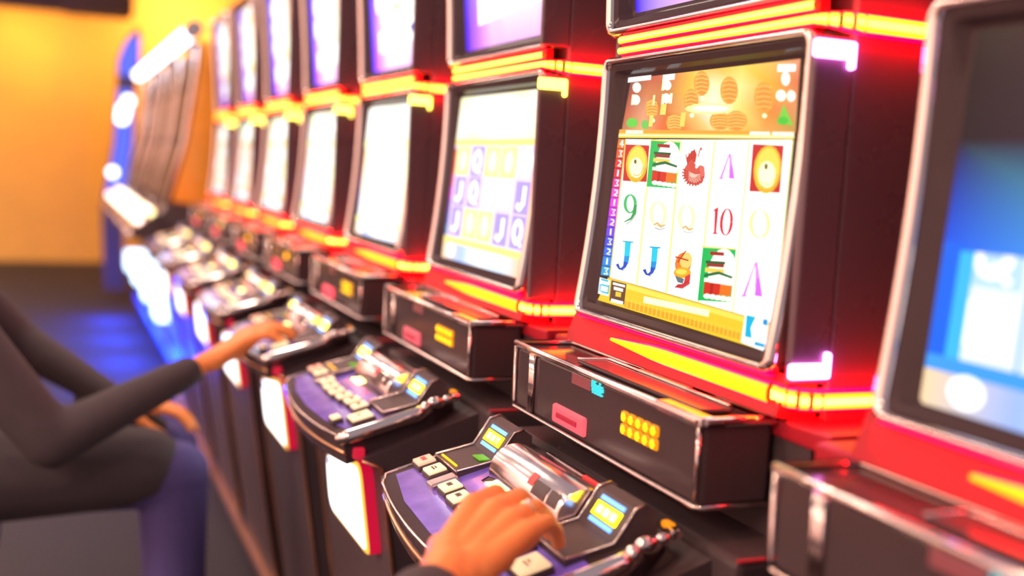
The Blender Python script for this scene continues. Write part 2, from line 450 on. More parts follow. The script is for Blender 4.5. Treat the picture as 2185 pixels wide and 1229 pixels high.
(255,255,230,1.3,960,868,960,860,956,853,950,850,941,850,933,854,927,861,924,870,924,878,928,885,935,888,943,887,951,883,957,876),
(120,210,70,1,914,843,969,768,898,776),
(70,200,60,1,945,784,944,778,938,773,929,770,918,771,907,774,899,779,896,785,897,792,903,797,913,799,924,799,934,796,942,790),
(90,210,70,1,121,797,119,789,110,782,95,778,77,779,60,783,48,790,42,799,44,808,53,815,68,819,86,818,103,814,115,806),
(110,200,90,1,198,788,198,779,192,772,183,769,172,769,161,773,153,780,148,789,149,797,154,804,164,808,175,808,186,803,194,796),
(250,165,60,1,-6,771,980,747,980,736,-6,755),
(255,215,80,1,-6,755,980,736,981,721,-5,734),
(255,250,190,1.2,-5,749,981,731,980,726,-3,742),
(255,245,220,1.1,46,767,166,764,167,750,46,752),
(255,250,230,1.2,777,750,871,747,872,736,777,738),
(255,250,230,1.2,882,747,977,744,977,733,882,735),
(235,120,30,1,0,728,54,727,55,687,0,688),
(255,255,255,1.2,30,725,13,703,20,704,36,722),
(255,255,255,1.2,13,703,44,701,44,706,20,704),
(255,255,255,1.2,30,724,31,692,38,691,37,723),
(240,90,30,1,0,685,55,684,57,644,1,644),
(255,255,255,1.2,18,674,38,675,45,677,17,679),
(255,255,255,1.2,38,675,24,665,33,664,45,677),
(255,255,255,1.2,24,665,39,654,46,651,33,664),
(255,255,255,1.2,39,654,17,654,18,649,46,651),
(232,50,40,1,1,641,57,641,58,601,1,601),
(255,255,255,1.2,20,631,37,627,43,631,22,636),
(255,255,255,1.2,37,627,37,623,44,620,43,631),
(255,255,255,1.2,37,623,17,609,26,609,44,620),
(255,255,255,1.2,17,609,44,606,44,611,26,609),
(225,40,70,1,1,598,58,598,59,558,2,558),
(255,255,255,1.2,25,592,25,564,36,564,35,592),
(230,60,150,1,2,555,59,555,61,515,2,514),
(255,255,255,1.2,20,544,42,546,49,548,19,549),
(255,255,255,1.2,42,546,27,535,35,535,49,548),
(255,255,255,1.2,27,535,42,524,50,522,35,535),
(255,255,255,1.2,42,524,19,524,20,519,50,522),
(235,80,200,1,2,511,61,512,62,472,3,471),
(255,255,255,1.2,22,501,41,498,47,502,24,506),
(255,255,255,1.2,41,498,40,493,48,490,47,502),
(255,255,255,1.2,40,493,19,479,28,480,48,490),
(255,255,255,1.2,19,479,47,476,47,481,28,480),
(235,60,235,1,3,468,62,469,63,428,3,428),
(255,255,255,1.2,28,462,28,434,38,434,38,462),
(215,50,250,1,3,425,63,425,64,385,4,384),
(255,255,255,1.2,22,414,45,416,52,418,21,419),
(255,255,255,1.2,45,416,30,405,38,405,52,418),
(255,255,255,1.2,30,405,46,394,53,392,38,405),
(255,255,255,1.2,46,394,22,394,22,389,53,392),
(170,70,245,1,4,381,65,382,66,342,4,340),
(255,255,255,1.2,24,371,44,368,50,372,27,376),
(255,255,255,1.2,44,368,43,363,51,360,50,372),
(255,255,255,1.2,43,363,21,349,30,350,51,360),
(255,255,255,1.2,21,349,50,346,50,351,30,350),
(110,70,235,1,4,337,66,339,67,299,5,297),
(255,255,255,1.2,30,332,31,304,41,304,40,332),
(60,80,235,1,5,294,67,296,68,255,5,253),
(255,255,255,1.2,24,284,48,286,55,288,24,289),
(255,255,255,1.2,48,286,32,274,41,275,55,288),
(255,255,255,1.2,32,274,49,264,56,262,41,275),
(255,255,255,1.2,49,264,24,264,24,259,56,262),
(30,110,235,1,5,250,68,252,70,212,6,210),
(255,255,255,1.2,26,240,47,237,53,242,29,245),
(255,255,255,1.2,47,237,46,233,54,230,53,242),
(255,255,255,1.2,46,233,24,218,32,219,54,230),
(255,255,255,1.2,24,218,53,216,54,221,32,219),
(20,140,235,1,6,206,70,209,71,168,6,166),
(255,255,255,1.2,33,201,33,173,44,174,43,202),
(20,160,225,1,6,163,71,165,72,125,6,122),
(255,255,255,1.2,26,153,52,155,59,158,26,158),
(255,255,255,1.2,52,155,35,144,43,144,59,158),
(255,255,255,1.2,35,144,52,133,59,131,43,144),
(255,255,255,1.2,52,133,26,133,26,128,59,131),
(255,255,253,1.5,54,727,982,718,1011,97,73,120),
(255,236,140,1.05,228,721,258,117,270,118,240,720),
(255,236,140,1.05,409,720,448,112,459,113,420,719),
(255,236,140,1.05,602,719,633,105,643,106,612,718),
(255,236,140,1.05,778,718,814,102,823,103,787,717),
(255,225,110,1,53,724,71,120,81,121,63,723),
(255,236,150,1,974,719,1009,100,1017,101,982,718),
(205,40,40,1,59,705,223,700,237,547,73,545),
(240,190,50,1,227,622,226,595,217,571,200,553,178,543,152,541,127,550,105,567,89,591,81,619,82,647,92,672,110,690,133,700,159,700,184,690,205,673,220,649),
(255,225,90,1,214,626,214,603,206,582,192,567,173,558,152,557,131,565,113,580,100,600,93,624,94,647,103,668,117,684,136,692,157,692,178,684,195,669,208,649),
(255,250,200,1.2,200,606,200,587,191,571,175,562,155,562,135,569,119,584,111,604,111,623,120,639,137,647,157,648,176,639,192,624),
(110,100,30,1,153,631,153,626,152,623,148,621,144,621,140,623,136,626,134,630,134,635,136,638,140,640,144,640,148,638,152,635),
(215,160,30,1,201,610,201,604,206,603,206,609),
(215,160,30,1,201,604,200,599,205,598,206,603),
(215,160,30,1,200,599,198,593,202,592,205,598),
(215,160,30,1,198,593,195,589,200,587,202,592),
(215,160,30,1,195,589,192,585,196,583,200,587),
(215,160,30,1,192,585,188,581,192,579,196,583),
(215,160,30,1,188,581,184,578,187,576,192,579),
(215,160,30,1,184,578,179,576,182,573,187,576),
(215,160,30,1,179,576,174,574,176,571,182,573),
(215,160,30,1,174,574,169,573,170,570,176,571),
(215,160,30,1,169,573,164,573,164,570,170,570),
(215,160,30,1,164,573,158,573,157,570,164,570),
(215,160,30,1,158,573,152,575,151,572,157,570),
(215,160,30,1,152,575,147,577,144,574,151,572),
(215,160,30,1,147,577,141,579,138,577,144,574),
(215,160,30,1,214,607,213,600,218,599,219,606),
(215,160,30,1,213,600,212,593,217,592,218,599),
(215,160,30,1,212,593,209,586,214,585,217,592),
(215,160,30,1,209,586,206,580,211,579,214,585),
(215,160,30,1,206,580,202,575,206,573,211,579),
(215,160,30,1,202,575,197,570,201,568,206,573),
(215,160,30,1,197,570,192,566,195,564,201,568),
(215,160,30,1,192,566,186,563,189,561,195,564),
(215,160,30,1,186,563,179,561,182,558,189,561),
(215,160,30,1,179,561,173,560,174,557,182,558),
(215,160,30,1,173,560,166,560,166,557,174,557),
(215,160,30,1,166,560,159,560,158,557,166,557),
(215,160,30,1,159,560,151,562,149,559,158,557),
(215,160,30,1,151,562,144,564,141,562,149,559),
(215,160,30,1,144,564,137,568,134,565,141,562),
(215,160,30,1,224,605,223,596,228,596,229,604),
(215,160,30,1,223,596,221,588,226,587,228,596),
(215,160,30,1,221,588,218,581,223,580,226,587),
(215,160,30,1,218,581,214,574,219,572,223,580),
(215,160,30,1,214,574,210,568,214,566,219,572),
(215,160,30,1,210,568,204,562,208,560,214,566),
(215,160,30,1,204,562,198,558,201,555,208,560),
(215,160,30,1,198,558,191,554,194,552,201,555),
(215,160,30,1,191,554,183,552,185,549,194,552),
(215,160,30,1,183,552,175,550,177,547,185,549),
(215,160,30,1,175,550,167,550,168,547,177,547),
(215,160,30,1,167,550,159,551,158,548,168,547),
(215,160,30,1,159,551,150,552,149,549,158,548),
(215,160,30,1,150,552,142,555,139,553,149,549),
(215,160,30,1,142,555,133,559,130,557,139,553),
(205,40,40,1,802,705,945,700,958,537,817,536),
(240,190,50,1,949,617,949,589,941,563,927,544,907,533,885,532,863,541,844,559,830,585,823,614,823,644,832,670,847,689,867,699,889,700,911,690,929,671,943,646),
(255,225,90,1,938,620,938,596,931,574,919,558,903,548,885,548,867,555,851,571,839,593,833,618,834,643,841,665,853,681,870,690,888,690,906,682,921,666,933,645),
(255,250,200,1.2,926,600,926,580,919,563,905,554,888,553,871,561,857,577,849,598,849,618,857,635,871,644,888,644,905,636,919,620),
(110,100,30,1,887,626,887,622,886,618,883,616,879,616,875,618,872,621,871,626,871,631,872,634,875,637,879,637,883,635,886,631),
(215,160,30,1,928,604,927,598,931,598,931,604),
(215,160,30,1,927,598,926,592,929,592,931,598),
(215,160,30,1,926,592,925,587,928,586,929,592),
(215,160,30,1,925,587,922,582,925,581,928,586),
(215,160,30,1,922,582,920,577,922,576,925,581),
(215,160,30,1,920,577,916,573,919,572,922,576),
(215,160,30,1,916,573,913,570,915,568,919,572),
(215,160,30,1,913,570,908,568,911,566,915,568),
(215,160,30,1,908,568,904,566,906,564,911,566),
(215,160,30,1,904,566,900,565,900,562,906,564),
(215,160,30,1,900,565,895,565,895,562,900,562),
(215,160,30,1,895,565,890,565,889,563,895,562),
(215,160,30,1,890,565,885,567,884,564,889,563),
(215,160,30,1,885,567,880,569,878,566,884,564),
(215,160,30,1,880,569,875,571,873,569,878,566),
(215,160,30,1,939,601,938,593,941,593,942,601),
(215,160,30,1,938,593,937,586,940,585,941,593),
(215,160,30,1,937,586,935,579,938,578,940,585),
(215,160,30,1,935,579,932,573,935,572,938,578),
(215,160,30,1,932,573,928,567,931,566,935,572),
(215,160,30,1,928,567,924,562,927,560,931,566),
(215,160,30,1,924,562,920,558,922,556,927,560),
(215,160,30,1,920,558,914,555,916,553,922,556),
(215,160,30,1,914,555,909,552,910,550,916,553),
(215,160,30,1,909,552,903,551,904,549,910,550),
(215,160,30,1,903,551,897,551,897,548,904,549),
(215,160,30,1,897,551,890,551,890,549,897,548),
(215,160,30,1,890,551,884,553,883,551,890,549),
(215,160,30,1,884,553,878,556,876,553,883,551),
(215,160,30,1,878,556,871,559,869,557,876,553),
(215,160,30,1,947,599,946,590,950,589,950,598),
(215,160,30,1,946,590,945,581,948,581,950,589),
(215,160,30,1,945,581,942,573,946,572,948,581),
(215,160,30,1,942,573,939,566,942,565,946,572),
(215,160,30,1,939,566,935,559,938,558,942,565),
(215,160,30,1,935,559,930,554,933,552,938,558),
(215,160,30,1,930,554,925,549,927,547,933,552),
(215,160,30,1,925,549,919,545,921,543,927,547),
(215,160,30,1,919,545,912,542,914,540,921,543),
(215,160,30,1,912,542,905,541,906,538,914,540),
(215,160,30,1,905,541,898,540,898,538,906,538),
(215,160,30,1,898,540,891,541,890,539,898,538),
(215,160,30,1,891,541,883,543,882,541,890,539),
(215,160,30,1,883,543,876,546,874,544,882,541),
(215,160,30,1,876,546,868,550,867,548,874,544),
(0,190,90,1,234,720,416,711,427,528,245,528),
(255,225,110,1,230,726,418,717,418,711,230,720),
(255,250,235,1.3,432,637,429,607,415,581,393,564,365,556,336,561,310,578,291,604,282,635,286,666,300,693,323,710,352,716,380,710,406,693,424,667),
(170,40,40,1,279,707,356,703,357,690,280,693),
(160,50,40,1,270,666,365,662,365,649,271,652),
(40,90,50,1,262,674,369,670,369,660,263,664),
(255,205,90,1.1,265,648,369,643,369,628,265,633),
(20,110,60,1,264,625,341,636,419,619,415,611,344,624,263,613),
(255,245,225,1.2,266,611,416,605,416,592,267,598),
(215,45,30,1,270,596,359,591,361,549,271,553),
(240,120,30,1,359,591,420,588,421,550,361,552),
(180,30,20,1,306,593,321,592,323,552,308,552),
(255,240,225,1.2,316,547,311,540,297,536,282,539,274,545,279,552,293,556,308,553),
(255,240,225,1.2,346,545,341,538,327,535,312,537,305,544,309,551,323,554,338,552),
(255,240,225,1.2,375,544,370,537,357,533,342,535,335,542,339,549,353,552,368,550),
(255,240,225,1.2,404,542,399,535,386,532,371,534,364,540,369,547,382,550,397,548),
(255,240,225,1.2,432,540,428,534,415,530,400,532,393,539,397,545,411,549,425,547),
(0,190,90,1,626,313,796,324,807,133,637,113),
(255,225,110,1,622,319,798,329,798,324,622,313),
(255,250,235,1.3,811,248,808,216,796,188,775,166,750,156,722,158,698,173,680,197,671,229,674,262,688,291,709,312,736,322,763,318,786,303,803,278),
(170,40,40,1,668,304,740,308,741,295,669,290),
(160,50,40,1,660,260,748,267,749,253,660,246),
(40,90,50,1,652,267,752,275,752,265,653,257),
(255,205,90,1.1,655,241,752,247,753,231,655,225),
(20,110,60,1,654,216,726,236,799,227,795,218,729,225,653,204),
(255,245,225,1.2,657,202,796,212,797,199,657,188),
(215,45,30,1,660,187,744,192,745,148,662,142),
(240,120,30,1,744,191,800,194,802,155,745,151),
(180,30,20,1,694,188,708,189,710,147,696,145),
(255,240,225,1.2,703,140,699,133,686,127,672,128,664,134,669,142,682,147,696,146),
(255,240,225,1.2,731,142,727,134,714,129,700,130,693,136,697,144,710,149,724,148),
(255,240,225,1.2,758,143,754,136,742,131,728,131,721,137,725,145,738,150,752,149),
(255,240,225,1.2,785,145,781,137,769,132,755,133,748,139,753,147,765,152,779,151),
(255,240,225,1.2,812,146,808,139,796,134,782,134,775,140,780,148,792,153,805,152),
(205,60,45,1,487,673,506,686,523,664,521,635,502,624,475,627,465,649),
(215,85,70,1,475,627,513,624,531,610,549,625,574,618,583,585,576,557,544,545,496,550,466,575,460,605),
(245,190,170,1.1,489,598,528,588,556,589,564,566,535,554,496,561),
(195,60,50,1,498,593,455,609,452,604,496,591),
(195,60,50,1,496,590,452,596,452,590,496,588),
(195,60,50,1,497,586,454,583,456,577,497,584),
(195,60,50,1,499,583,460,570,465,565,500,581),
(195,60,50,1,502,580,471,559,478,555,505,578),
(195,60,50,1,507,578,486,550,494,547,510,577),
(195,60,50,1,513,576,502,543,511,542,516,575),
(195,60,50,1,519,575,520,541,529,541,522,575),
(195,60,50,1,525,575,538,542,546,543,528,576),
(195,60,50,1,531,576,553,546,561,548,534,577),
(195,60,50,1,536,578,567,553,573,557,539,580),
(195,60,50,1,540,581,577,563,581,567,542,583),
(195,60,50,1,543,584,583,574,585,580,543,586),
(215,80,66,1,478,624,498,646,526,625,522,606,501,602),
(225,110,95,1,545,621,575,615,585,586,564,578),
(190,50,45,1,475,638,465,664,459,664,470,638),
(190,50,45,1,488,642,479,672,474,671,482,642),
(190,50,45,1,501,646,494,679,488,679,495,646),
(190,50,45,1,513,650,508,686,503,686,507,650),
(205,70,60,1,536,655,539,678,533,680,530,656),
(205,70,60,1,539,678,545,685,539,688,533,680),
(215,70,60,1,549,686,548,684,547,682,545,681,542,681,539,682,537,684,536,686,536,689,537,691,540,692,543,692,545,691,548,689),
(235,150,245,1,696,670,705,670,741,577,712,579),
(225,110,250,1,712,626,720,626,741,577,710,579),
(225,130,245,1,694,668,665,578,677,576,700,666),
(230,140,240,1,661,580,682,581,682,574,661,574),
(235,170,245,1,679,607,711,605,711,608,679,611),
(235,150,245,1,895,293,906,295,951,177,915,176),
(225,110,250,1,914,238,925,239,951,177,912,175),
(225,130,245,1,893,289,858,168,872,167,899,289),
(230,140,240,1,853,170,878,174,878,166,853,161),
(235,170,245,1,874,208,913,210,913,214,874,213),
(200,205,200,1,188,442,192,407,205,406,200,442),
(200,205,200,1,192,407,173,383,184,379,205,406),
(200,205,200,1,173,383,140,363,149,357,184,379),
(60,190,105,1,178,452,179,440,200,438,200,452),
(60,190,105,1,179,440,177,429,195,425,200,438),
(60,190,105,1,177,429,172,421,185,415,195,425),
(60,190,105,1,172,421,166,416,171,410,185,415),
(60,190,105,1,166,416,157,416,155,408,171,410),
(60,190,105,1,157,416,148,420,139,412,155,408),
(60,190,105,1,148,420,140,427,124,420,139,412),
(60,190,105,1,140,427,134,437,113,432,124,420),
(60,190,105,1,134,437,130,448,107,447,113,432),
(60,190,105,1,130,448,129,460,107,461,107,447),
(60,190,105,1,129,460,131,470,112,475,107,461),
(60,190,105,1,131,470,136,478,123,485,112,475),
(60,190,105,1,136,478,142,483,137,490,123,485),
(60,190,105,1,142,483,151,484,153,491,137,490),
(60,190,105,1,151,484,160,480,169,487,153,491),
(60,190,105,1,160,480,167,472,184,479,169,487),
(60,190,105,1,167,472,174,463,194,467,184,479),
(60,190,105,1,174,463,178,451,200,453,194,467),
(40,160,85,1,179,448,182,418,204,415,201,448),
(40,160,85,1,182,418,168,392,180,385,204,415),
(40,160,85,1,168,392,127,371,132,367,180,385),
(255,245,190,1,377,423,378,407,400,405,400,423),
(255,245,190,1,378,407,376,393,394,389,400,405),
(255,245,190,1,376,393,370,382,382,376,394,389),
(255,245,190,1,370,382,361,374,365,369,382,376),
(255,245,190,1,361,374,349,373,347,368,365,369),
(255,245,190,1,349,373,337,379,328,371,347,368),
(255,245,190,1,337,379,327,389,311,382,328,371),
(255,245,190,1,327,389,319,402,297,397,311,382),
(255,245,190,1,319,402,313,417,290,415,297,397),
(255,245,190,1,313,417,312,433,289,434,290,415),
(255,245,190,1,312,433,315,447,296,451,289,434),
(255,245,190,1,315,447,321,458,309,464,296,451),
(255,245,190,1,321,458,330,465,326,470,309,464),
(255,245,190,1,330,465,342,466,344,471,326,470),
(255,245,190,1,342,466,354,460,363,467,344,471),
(255,245,190,1,354,460,364,450,380,457,363,467),
(255,245,190,1,364,450,372,437,393,441,380,457),
(255,245,190,1,372,437,377,421,400,424,393,441),
(225,180,120,1,331,372,346,378,348,388,326,376),
(225,180,120,1,346,378,373,365,374,375,348,388),
(225,180,120,1,373,365,400,377,395,382,374,375),
(170,160,165,1,336,361,367,356,367,360,337,365),
(170,160,165,1,367,356,401,365,399,368,367,360),
(255,245,190,1,546,422,547,407,567,406,566,423),
(255,245,190,1,547,407,545,394,561,390,567,406),
(255,245,190,1,545,394,539,383,550,378,561,390),
(255,245,190,1,539,383,531,376,535,371,550,378),
(255,245,190,1,531,376,520,375,519,370,535,371),
(255,245,190,1,520,375,509,381,501,373,519,370),
(255,245,190,1,509,381,500,390,485,383,501,373),
(255,245,190,1,500,390,492,403,473,398,485,383),
(255,245,190,1,492,403,488,417,466,415,473,398),
(255,245,190,1,488,417,486,432,466,433,466,415),
(255,245,190,1,486,432,489,445,471,450,466,433),
(255,245,190,1,489,445,494,456,483,462,471,450),
(255,245,190,1,494,456,502,463,499,468,483,462),
(255,245,190,1,502,463,514,464,515,469,499,468),
(255,245,190,1,514,464,524,458,532,465,515,469),
(255,245,190,1,524,458,534,449,548,455,532,465),
(255,245,190,1,534,449,541,436,560,440,548,455),
(255,245,190,1,541,436,546,421,566,424,560,440),
(225,180,120,1,504,374,518,380,519,389,499,378),
(225,180,120,1,518,380,542,368,543,377,519,389),
(225,180,120,1,542,368,566,379,562,384,543,377),
(170,160,165,1,508,364,537,359,537,362,510,367),
(170,160,165,1,537,359,568,367,566,370,537,362),
(255,240,160,1,923,429,925,413,942,412,942,429),
(255,240,160,1,925,413,922,399,937,395,942,412),
(255,240,160,1,922,399,916,388,925,383,937,395),
(255,240,160,1,916,388,908,381,910,376,925,383),
(255,240,160,1,908,381,895,380,895,375,910,376),
(255,240,160,1,895,380,884,385,877,378,895,375),
(255,240,160,1,884,385,874,395,861,388,877,378),
(255,240,160,1,874,395,867,408,849,403,861,388),
(255,240,160,1,867,408,862,423,842,421,849,403),
(255,240,160,1,862,423,861,438,842,440,842,421),
(255,240,160,1,861,438,863,452,848,457,842,440),
(255,240,160,1,863,452,869,463,860,469,848,457),
(255,240,160,1,869,463,878,471,876,476,860,469),
(255,240,160,1,878,471,891,472,891,477,876,476),
(255,240,160,1,891,472,902,466,908,473,891,477),
(255,240,160,1,902,466,912,456,924,463,908,473),
(255,240,160,1,912,456,919,443,936,448,924,463),
(255,240,160,1,919,443,924,427,942,431,936,448),
(255,235,170,1,893,378,910,388,911,394,888,384),
(255,235,170,1,910,388,941,372,945,377,911,394),
(225,50,70,1,665,463,683,469,689,377,702,371,666,368,677,376),
(225,50,70,1,665,453,684,465,678,470,658,458),
(225,50,70,1,751,421,751,405,767,404,767,421),
(225,50,70,1,751,405,749,391,763,389,767,404),
(225,50,70,1,749,391,746,381,755,377,763,389),
(225,50,70,1,746,381,741,374,744,370,755,377),
(225,50,70,1,741,374,734,374,732,369,744,370),
(225,50,70,1,734,374,729,379,720,374,732,369),
(225,50,70,1,729,379,723,388,710,385,720,374),
(225,50,70,1,723,388,719,402,703,399,710,385),
(225,50,70,1,719,402,716,417,700,417,703,399),
(225,50,70,1,716,417,716,433,700,434,700,417),
(225,50,70,1,716,433,718,447,705,450,700,434),
(225,50,70,1,718,447,722,458,713,462,705,450),
(225,50,70,1,722,458,727,464,723,468,713,462),
(225,50,70,1,727,464,733,464,735,469,723,468),
(225,50,70,1,733,464,739,459,747,464,735,469),
(225,50,70,1,739,459,744,450,757,453,747,464),
(225,50,70,1,744,450,749,436,764,438,757,453),
(225,50,70,1,749,436,751,421,767,422,764,438),
(190,190,200,1,181,287,187,203,196,203,191,288),
(190,190,200,1,187,203,168,164,174,160,196,203),
(190,190,200,1,168,164,138,173,134,167,174,160),
(0,205,235,1,157,288,198,291,202,229,164,226),
(0,150,225,1,164,226,202,229,199,196,166,200),
(20,80,200,1,165,204,198,200,187,179,163,167,155,174,166,184),
(20,70,190,1,169,175,148,173,139,164,169,165),
(20,70,190,1,148,173,132,191,113,182,139,164),
(0,170,220,1,141,284,214,287,214,293,140,290),
(190,190,200,1,361,283,366,203,375,203,370,283),
(190,190,200,1,366,203,349,166,355,162,375,203),
(190,190,200,1,349,166,322,174,319,168,355,162),
(0,205,235,1,339,284,376,286,380,227,345,225),
(0,150,225,1,345,225,380,227,378,196,347,200),
(20,80,200,1,347,204,377,200,367,179,345,169,338,175,348,184),
(20,70,190,1,350,176,331,174,323,166,351,167),
(20,70,190,1,331,174,317,191,299,183,323,166),
(0,170,220,1,324,279,391,283,391,289,324,285),
(235,130,50,1,583,247,580,228,568,211,550,200,529,197,509,203,495,217,489,235,493,255,505,272,524,283,545,285,564,279,578,266),
(255,205,110,1.1,584,258,581,244,573,231,560,223,545,221,531,226,521,236,516,250,519,265,528,277,541,285,556,287,570,282,580,272),
(200,60,30,1,486,258,563,253,564,259,487,264),
(200,60,30,1,539,293,501,242,508,240,546,291),
(240,170,40,1,588,212,585,202,573,193,554,186,532,183,511,184,496,189,489,198,492,208,504,218,524,225,546,227,566,226,581,220),
(255,225,90,1,564,212,562,207,554,202,542,198,528,196,515,197,505,199,501,204,503,209,512,214,524,217,538,219,551,219,560,216),
(95,115,125,1,499,188,554,183,550,163,520,165),
(215,60,60,1,558,193,586,208,589,168,551,144,508,143,521,158,553,163),
(190,40,60,1,510,141,541,151,537,156,507,146),
(190,40,60,1,541,151,579,176,574,179,537,156),
(255,205,50,1,73,120,1011,97,1017,-1,20,11),
(255,225,90,1.05,166,111,1012,94,1013,75,163,92),
(255,250,190,1.3,331,79,712,89,712,64,331,52),
(240,170,40,1,214,40,908,36,908,14,213,13),
(255,215,80,1,224,54,226,14,232,15,230,54),
(255,215,80,1,253,53,255,14,261,15,259,54),
(255,215,80,1,281,53,283,14,289,15,287,54),
(255,215,80,1,309,53,311,14,317,15,315,53),
(255,215,80,1,337,52,339,14,345,15,342,53),
(255,215,80,1,364,52,366,14,372,15,370,53),
(255,215,80,1,391,52,393,14,398,15,396,52),
(255,215,80,1,417,52,419,14,425,15,423,52),
(255,215,80,1,443,51,445,14,451,15,449,52),
(255,215,80,1,469,51,471,15,476,15,474,52),
(255,215,80,1,494,51,496,15,501,15,499,51),
(255,215,80,1,519,50,521,15,526,15,524,51),
(255,215,80,1,544,50,545,15,551,15,549,51),
(255,215,80,1,568,50,570,15,575,15,573,50),
(255,215,80,1,592,50,594,15,599,15,597,50),
(255,215,80,1,616,49,617,15,622,16,621,50),
(255,215,80,1,639,49,641,15,646,16,644,50),
(255,215,80,1,662,49,664,15,669,16,667,49),
(255,215,80,1,685,49,687,15,691,16,690,49),
(255,215,80,1,707,48,709,15,714,16,712,49),
(255,215,80,1,730,48,731,15,736,16,734,49),
(255,215,80,1,751,48,753,15,758,16,756,48),
(255,215,80,1,773,48,775,15,779,16,778,48),
(255,215,80,1,794,47,796,15,801,16,799,48),
(255,215,80,1,816,47,817,15,822,16,820,48),
(255,215,80,1,836,47,838,15,842,16,841,48),
(255,215,80,1,857,47,858,16,863,16,861,47),
(255,215,80,1,877,47,879,16,883,16,882,47),
(255,255,255,1.2,15,112,92,110,94,40,17,40),
(30,190,225,1,23,100,79,100,81,109,25,109),
(30,190,225,1,28,78,84,78,85,86,30,86),
(30,190,225,1,35,48,91,48,92,56,37,56),
(30,190,225,1,20,83,24,50,34,51,30,84),
(30,190,225,1,82,88,83,51,93,52,92,89),
(105,70,50,1,102,112,208,111,211,23,105,23),
(255,250,240,1.1,114,105,200,105,200,95,114,95),
(255,250,240,1,124,88,190,88,191,74,125,74),
(235,205,60,1,142,69,181,70,182,50,143,48),
(255,250,245,1.1,116,34,202,35,203,21,117,19),
(255,255,255,1.3,889,110,996,110,1001,-2,887,6),
(0,185,230,1,895,105,938,106,923,64,935,30,901,29),
(20,150,225,1,972,106,993,107,995,84,972,86),
(30,170,230,1,950,23,996,23,994,10,948,9),
)
# ------------------------------------------------------------------ screens
LX0, LX1, LZ0, LZ1 = -0.204, 0.214, 1.118, 1.436          # lower display area
UX0, UX1, UZ0, UZ1 = -0.204, 0.214, 1.523, 1.895          # upper display area
def ly(v): return 0.020 + 0.026*v
def uy(v): return 0.052 - 0.034*v
class Art:
    def __init__(s, x0, x1, z0, z1, yf):
        s.b = MB(); s.x0, s.x1, s.z0, s.z1, s.yf = x0, x1, z0, z1, yf; s.n = 0
    def pt(s, u, v):
        return (s.x0+u*(s.x1-s.x0), s.yf(v)-s.n*0.000008, s.z0+v*(s.z1-s.z0))
    def poly(s, c, pts, g=1.0):
        s.n += 1
        k = tuple(x*g for x in srgb(c))
        s.b.add([s.pt(u, v) for u, v in pts], [list(range(len(pts)))], 0, False, k)
    def rect(s, c, u0, v0, u1, v1, g=1.0): s.poly(c, [(u0, v0), (u1, v0), (u1, v1), (u0, v1)], g)
    def ell(s, c, u, v, ru, rv, g=1.0, n=16):
        s.poly(c, [(u+ru*math.cos(2*math.pi*i/n), v+rv*math.sin(2*math.pi*i/n)) for i in range(n)], g)
    def stroke(s, c, pts, wd, g=1.0):
        L = []; R = []
        for i, (x, y) in enumerate(pts):
            a = pts[max(i-1, 0)]; e = pts[min(i+1, len(pts)-1)]
            dx, dy = e[0]-a[0], e[1]-a[1]; l = math.hypot(dx, dy) or 1
            L.append((x-dy/l*wd/2, y+dx/l*wd/2)); R.append((x+dy/l*wd/2, y-dx/l*wd/2))
        for i in range(len(pts)-1): s.poly(c, [L[i], L[i+1], R[i+1], R[i]], g)
    def grid(s, rows, quad=((0, 1), (1, 1), (1, 0), (0, 0)), g=1.0):
        s.n += 1; R, C = len(rows), len(rows[0]); vs = []; vc = []; fs = []
        for i in range(R):
            t = i/(R-1)
            for j in range(C):
                q = j/(C-1)
                a = [quad[0][k]+(quad[1][k]-quad[0][k])*q for k in (0, 1)]
                e = [quad[3][k]+(quad[2][k]-quad[3][k])*q for k in (0, 1)]
                vs.append(s.pt(a[0]+(e[0]-a[0])*t, a[1]+(e[1]-a[1])*t))
                vc.append(tuple(x*g for x in srgb(rows[i][j])))
        for i in range(R-1):
            for j in range(C-1): fs.append((i*C+j, i*C+j+1, (i+1)*C+j+1, (i+1)*C+j))
        s.b.add(vs, fs, 0, True, None, vc)
    def mesh(s, name): return s.b.mesh(name, SCREEN)

GOLDSCENE = [[(120,70,60),(200,90,70),(220,120,80),(255,200,80),(255,190,60),(255,220,90),(255,200,100),(250,160,120)],
 [(170,70,50),(215,130,80),(210,130,70),(255,200,70),(255,255,200),(255,240,150),(255,180,50),(230,120,80)],
 [(200,90,60),(230,160,120),(220,120,60),(255,190,100),(255,255,230),(255,230,120),(240,140,50),(230,150,100)],
 [(180,120,80),(230,180,120),(235,110,50),(240,130,60),(255,210,120),(255,200,80),(250,170,80),(200,160,80)]]
def near_lower_art():
    a = Art(LX0, LX1, LZ0, LZ1, ly)
    a.rect((20, 12, 12), 0, 0, 1, 1)
    a.grid(GOLDSCENE, ((0.03, 1.0), (0.955, 1.0), (0.98, 0.745), (0.01, 0.765)), 1.08)
    for t in ART_NEAR:
        p = t[4:]
        a.poly(t[:3], [(p[i]/1000, p[i+1]/1000) for i in range(0, len(p), 2)], t[3]*1.12)
    return a.mesh('screen')
BAND = [(235,90,30),(232,40,60),(230,60,170),(225,60,240),(120,70,235),(40,100,235),(20,150,230)]
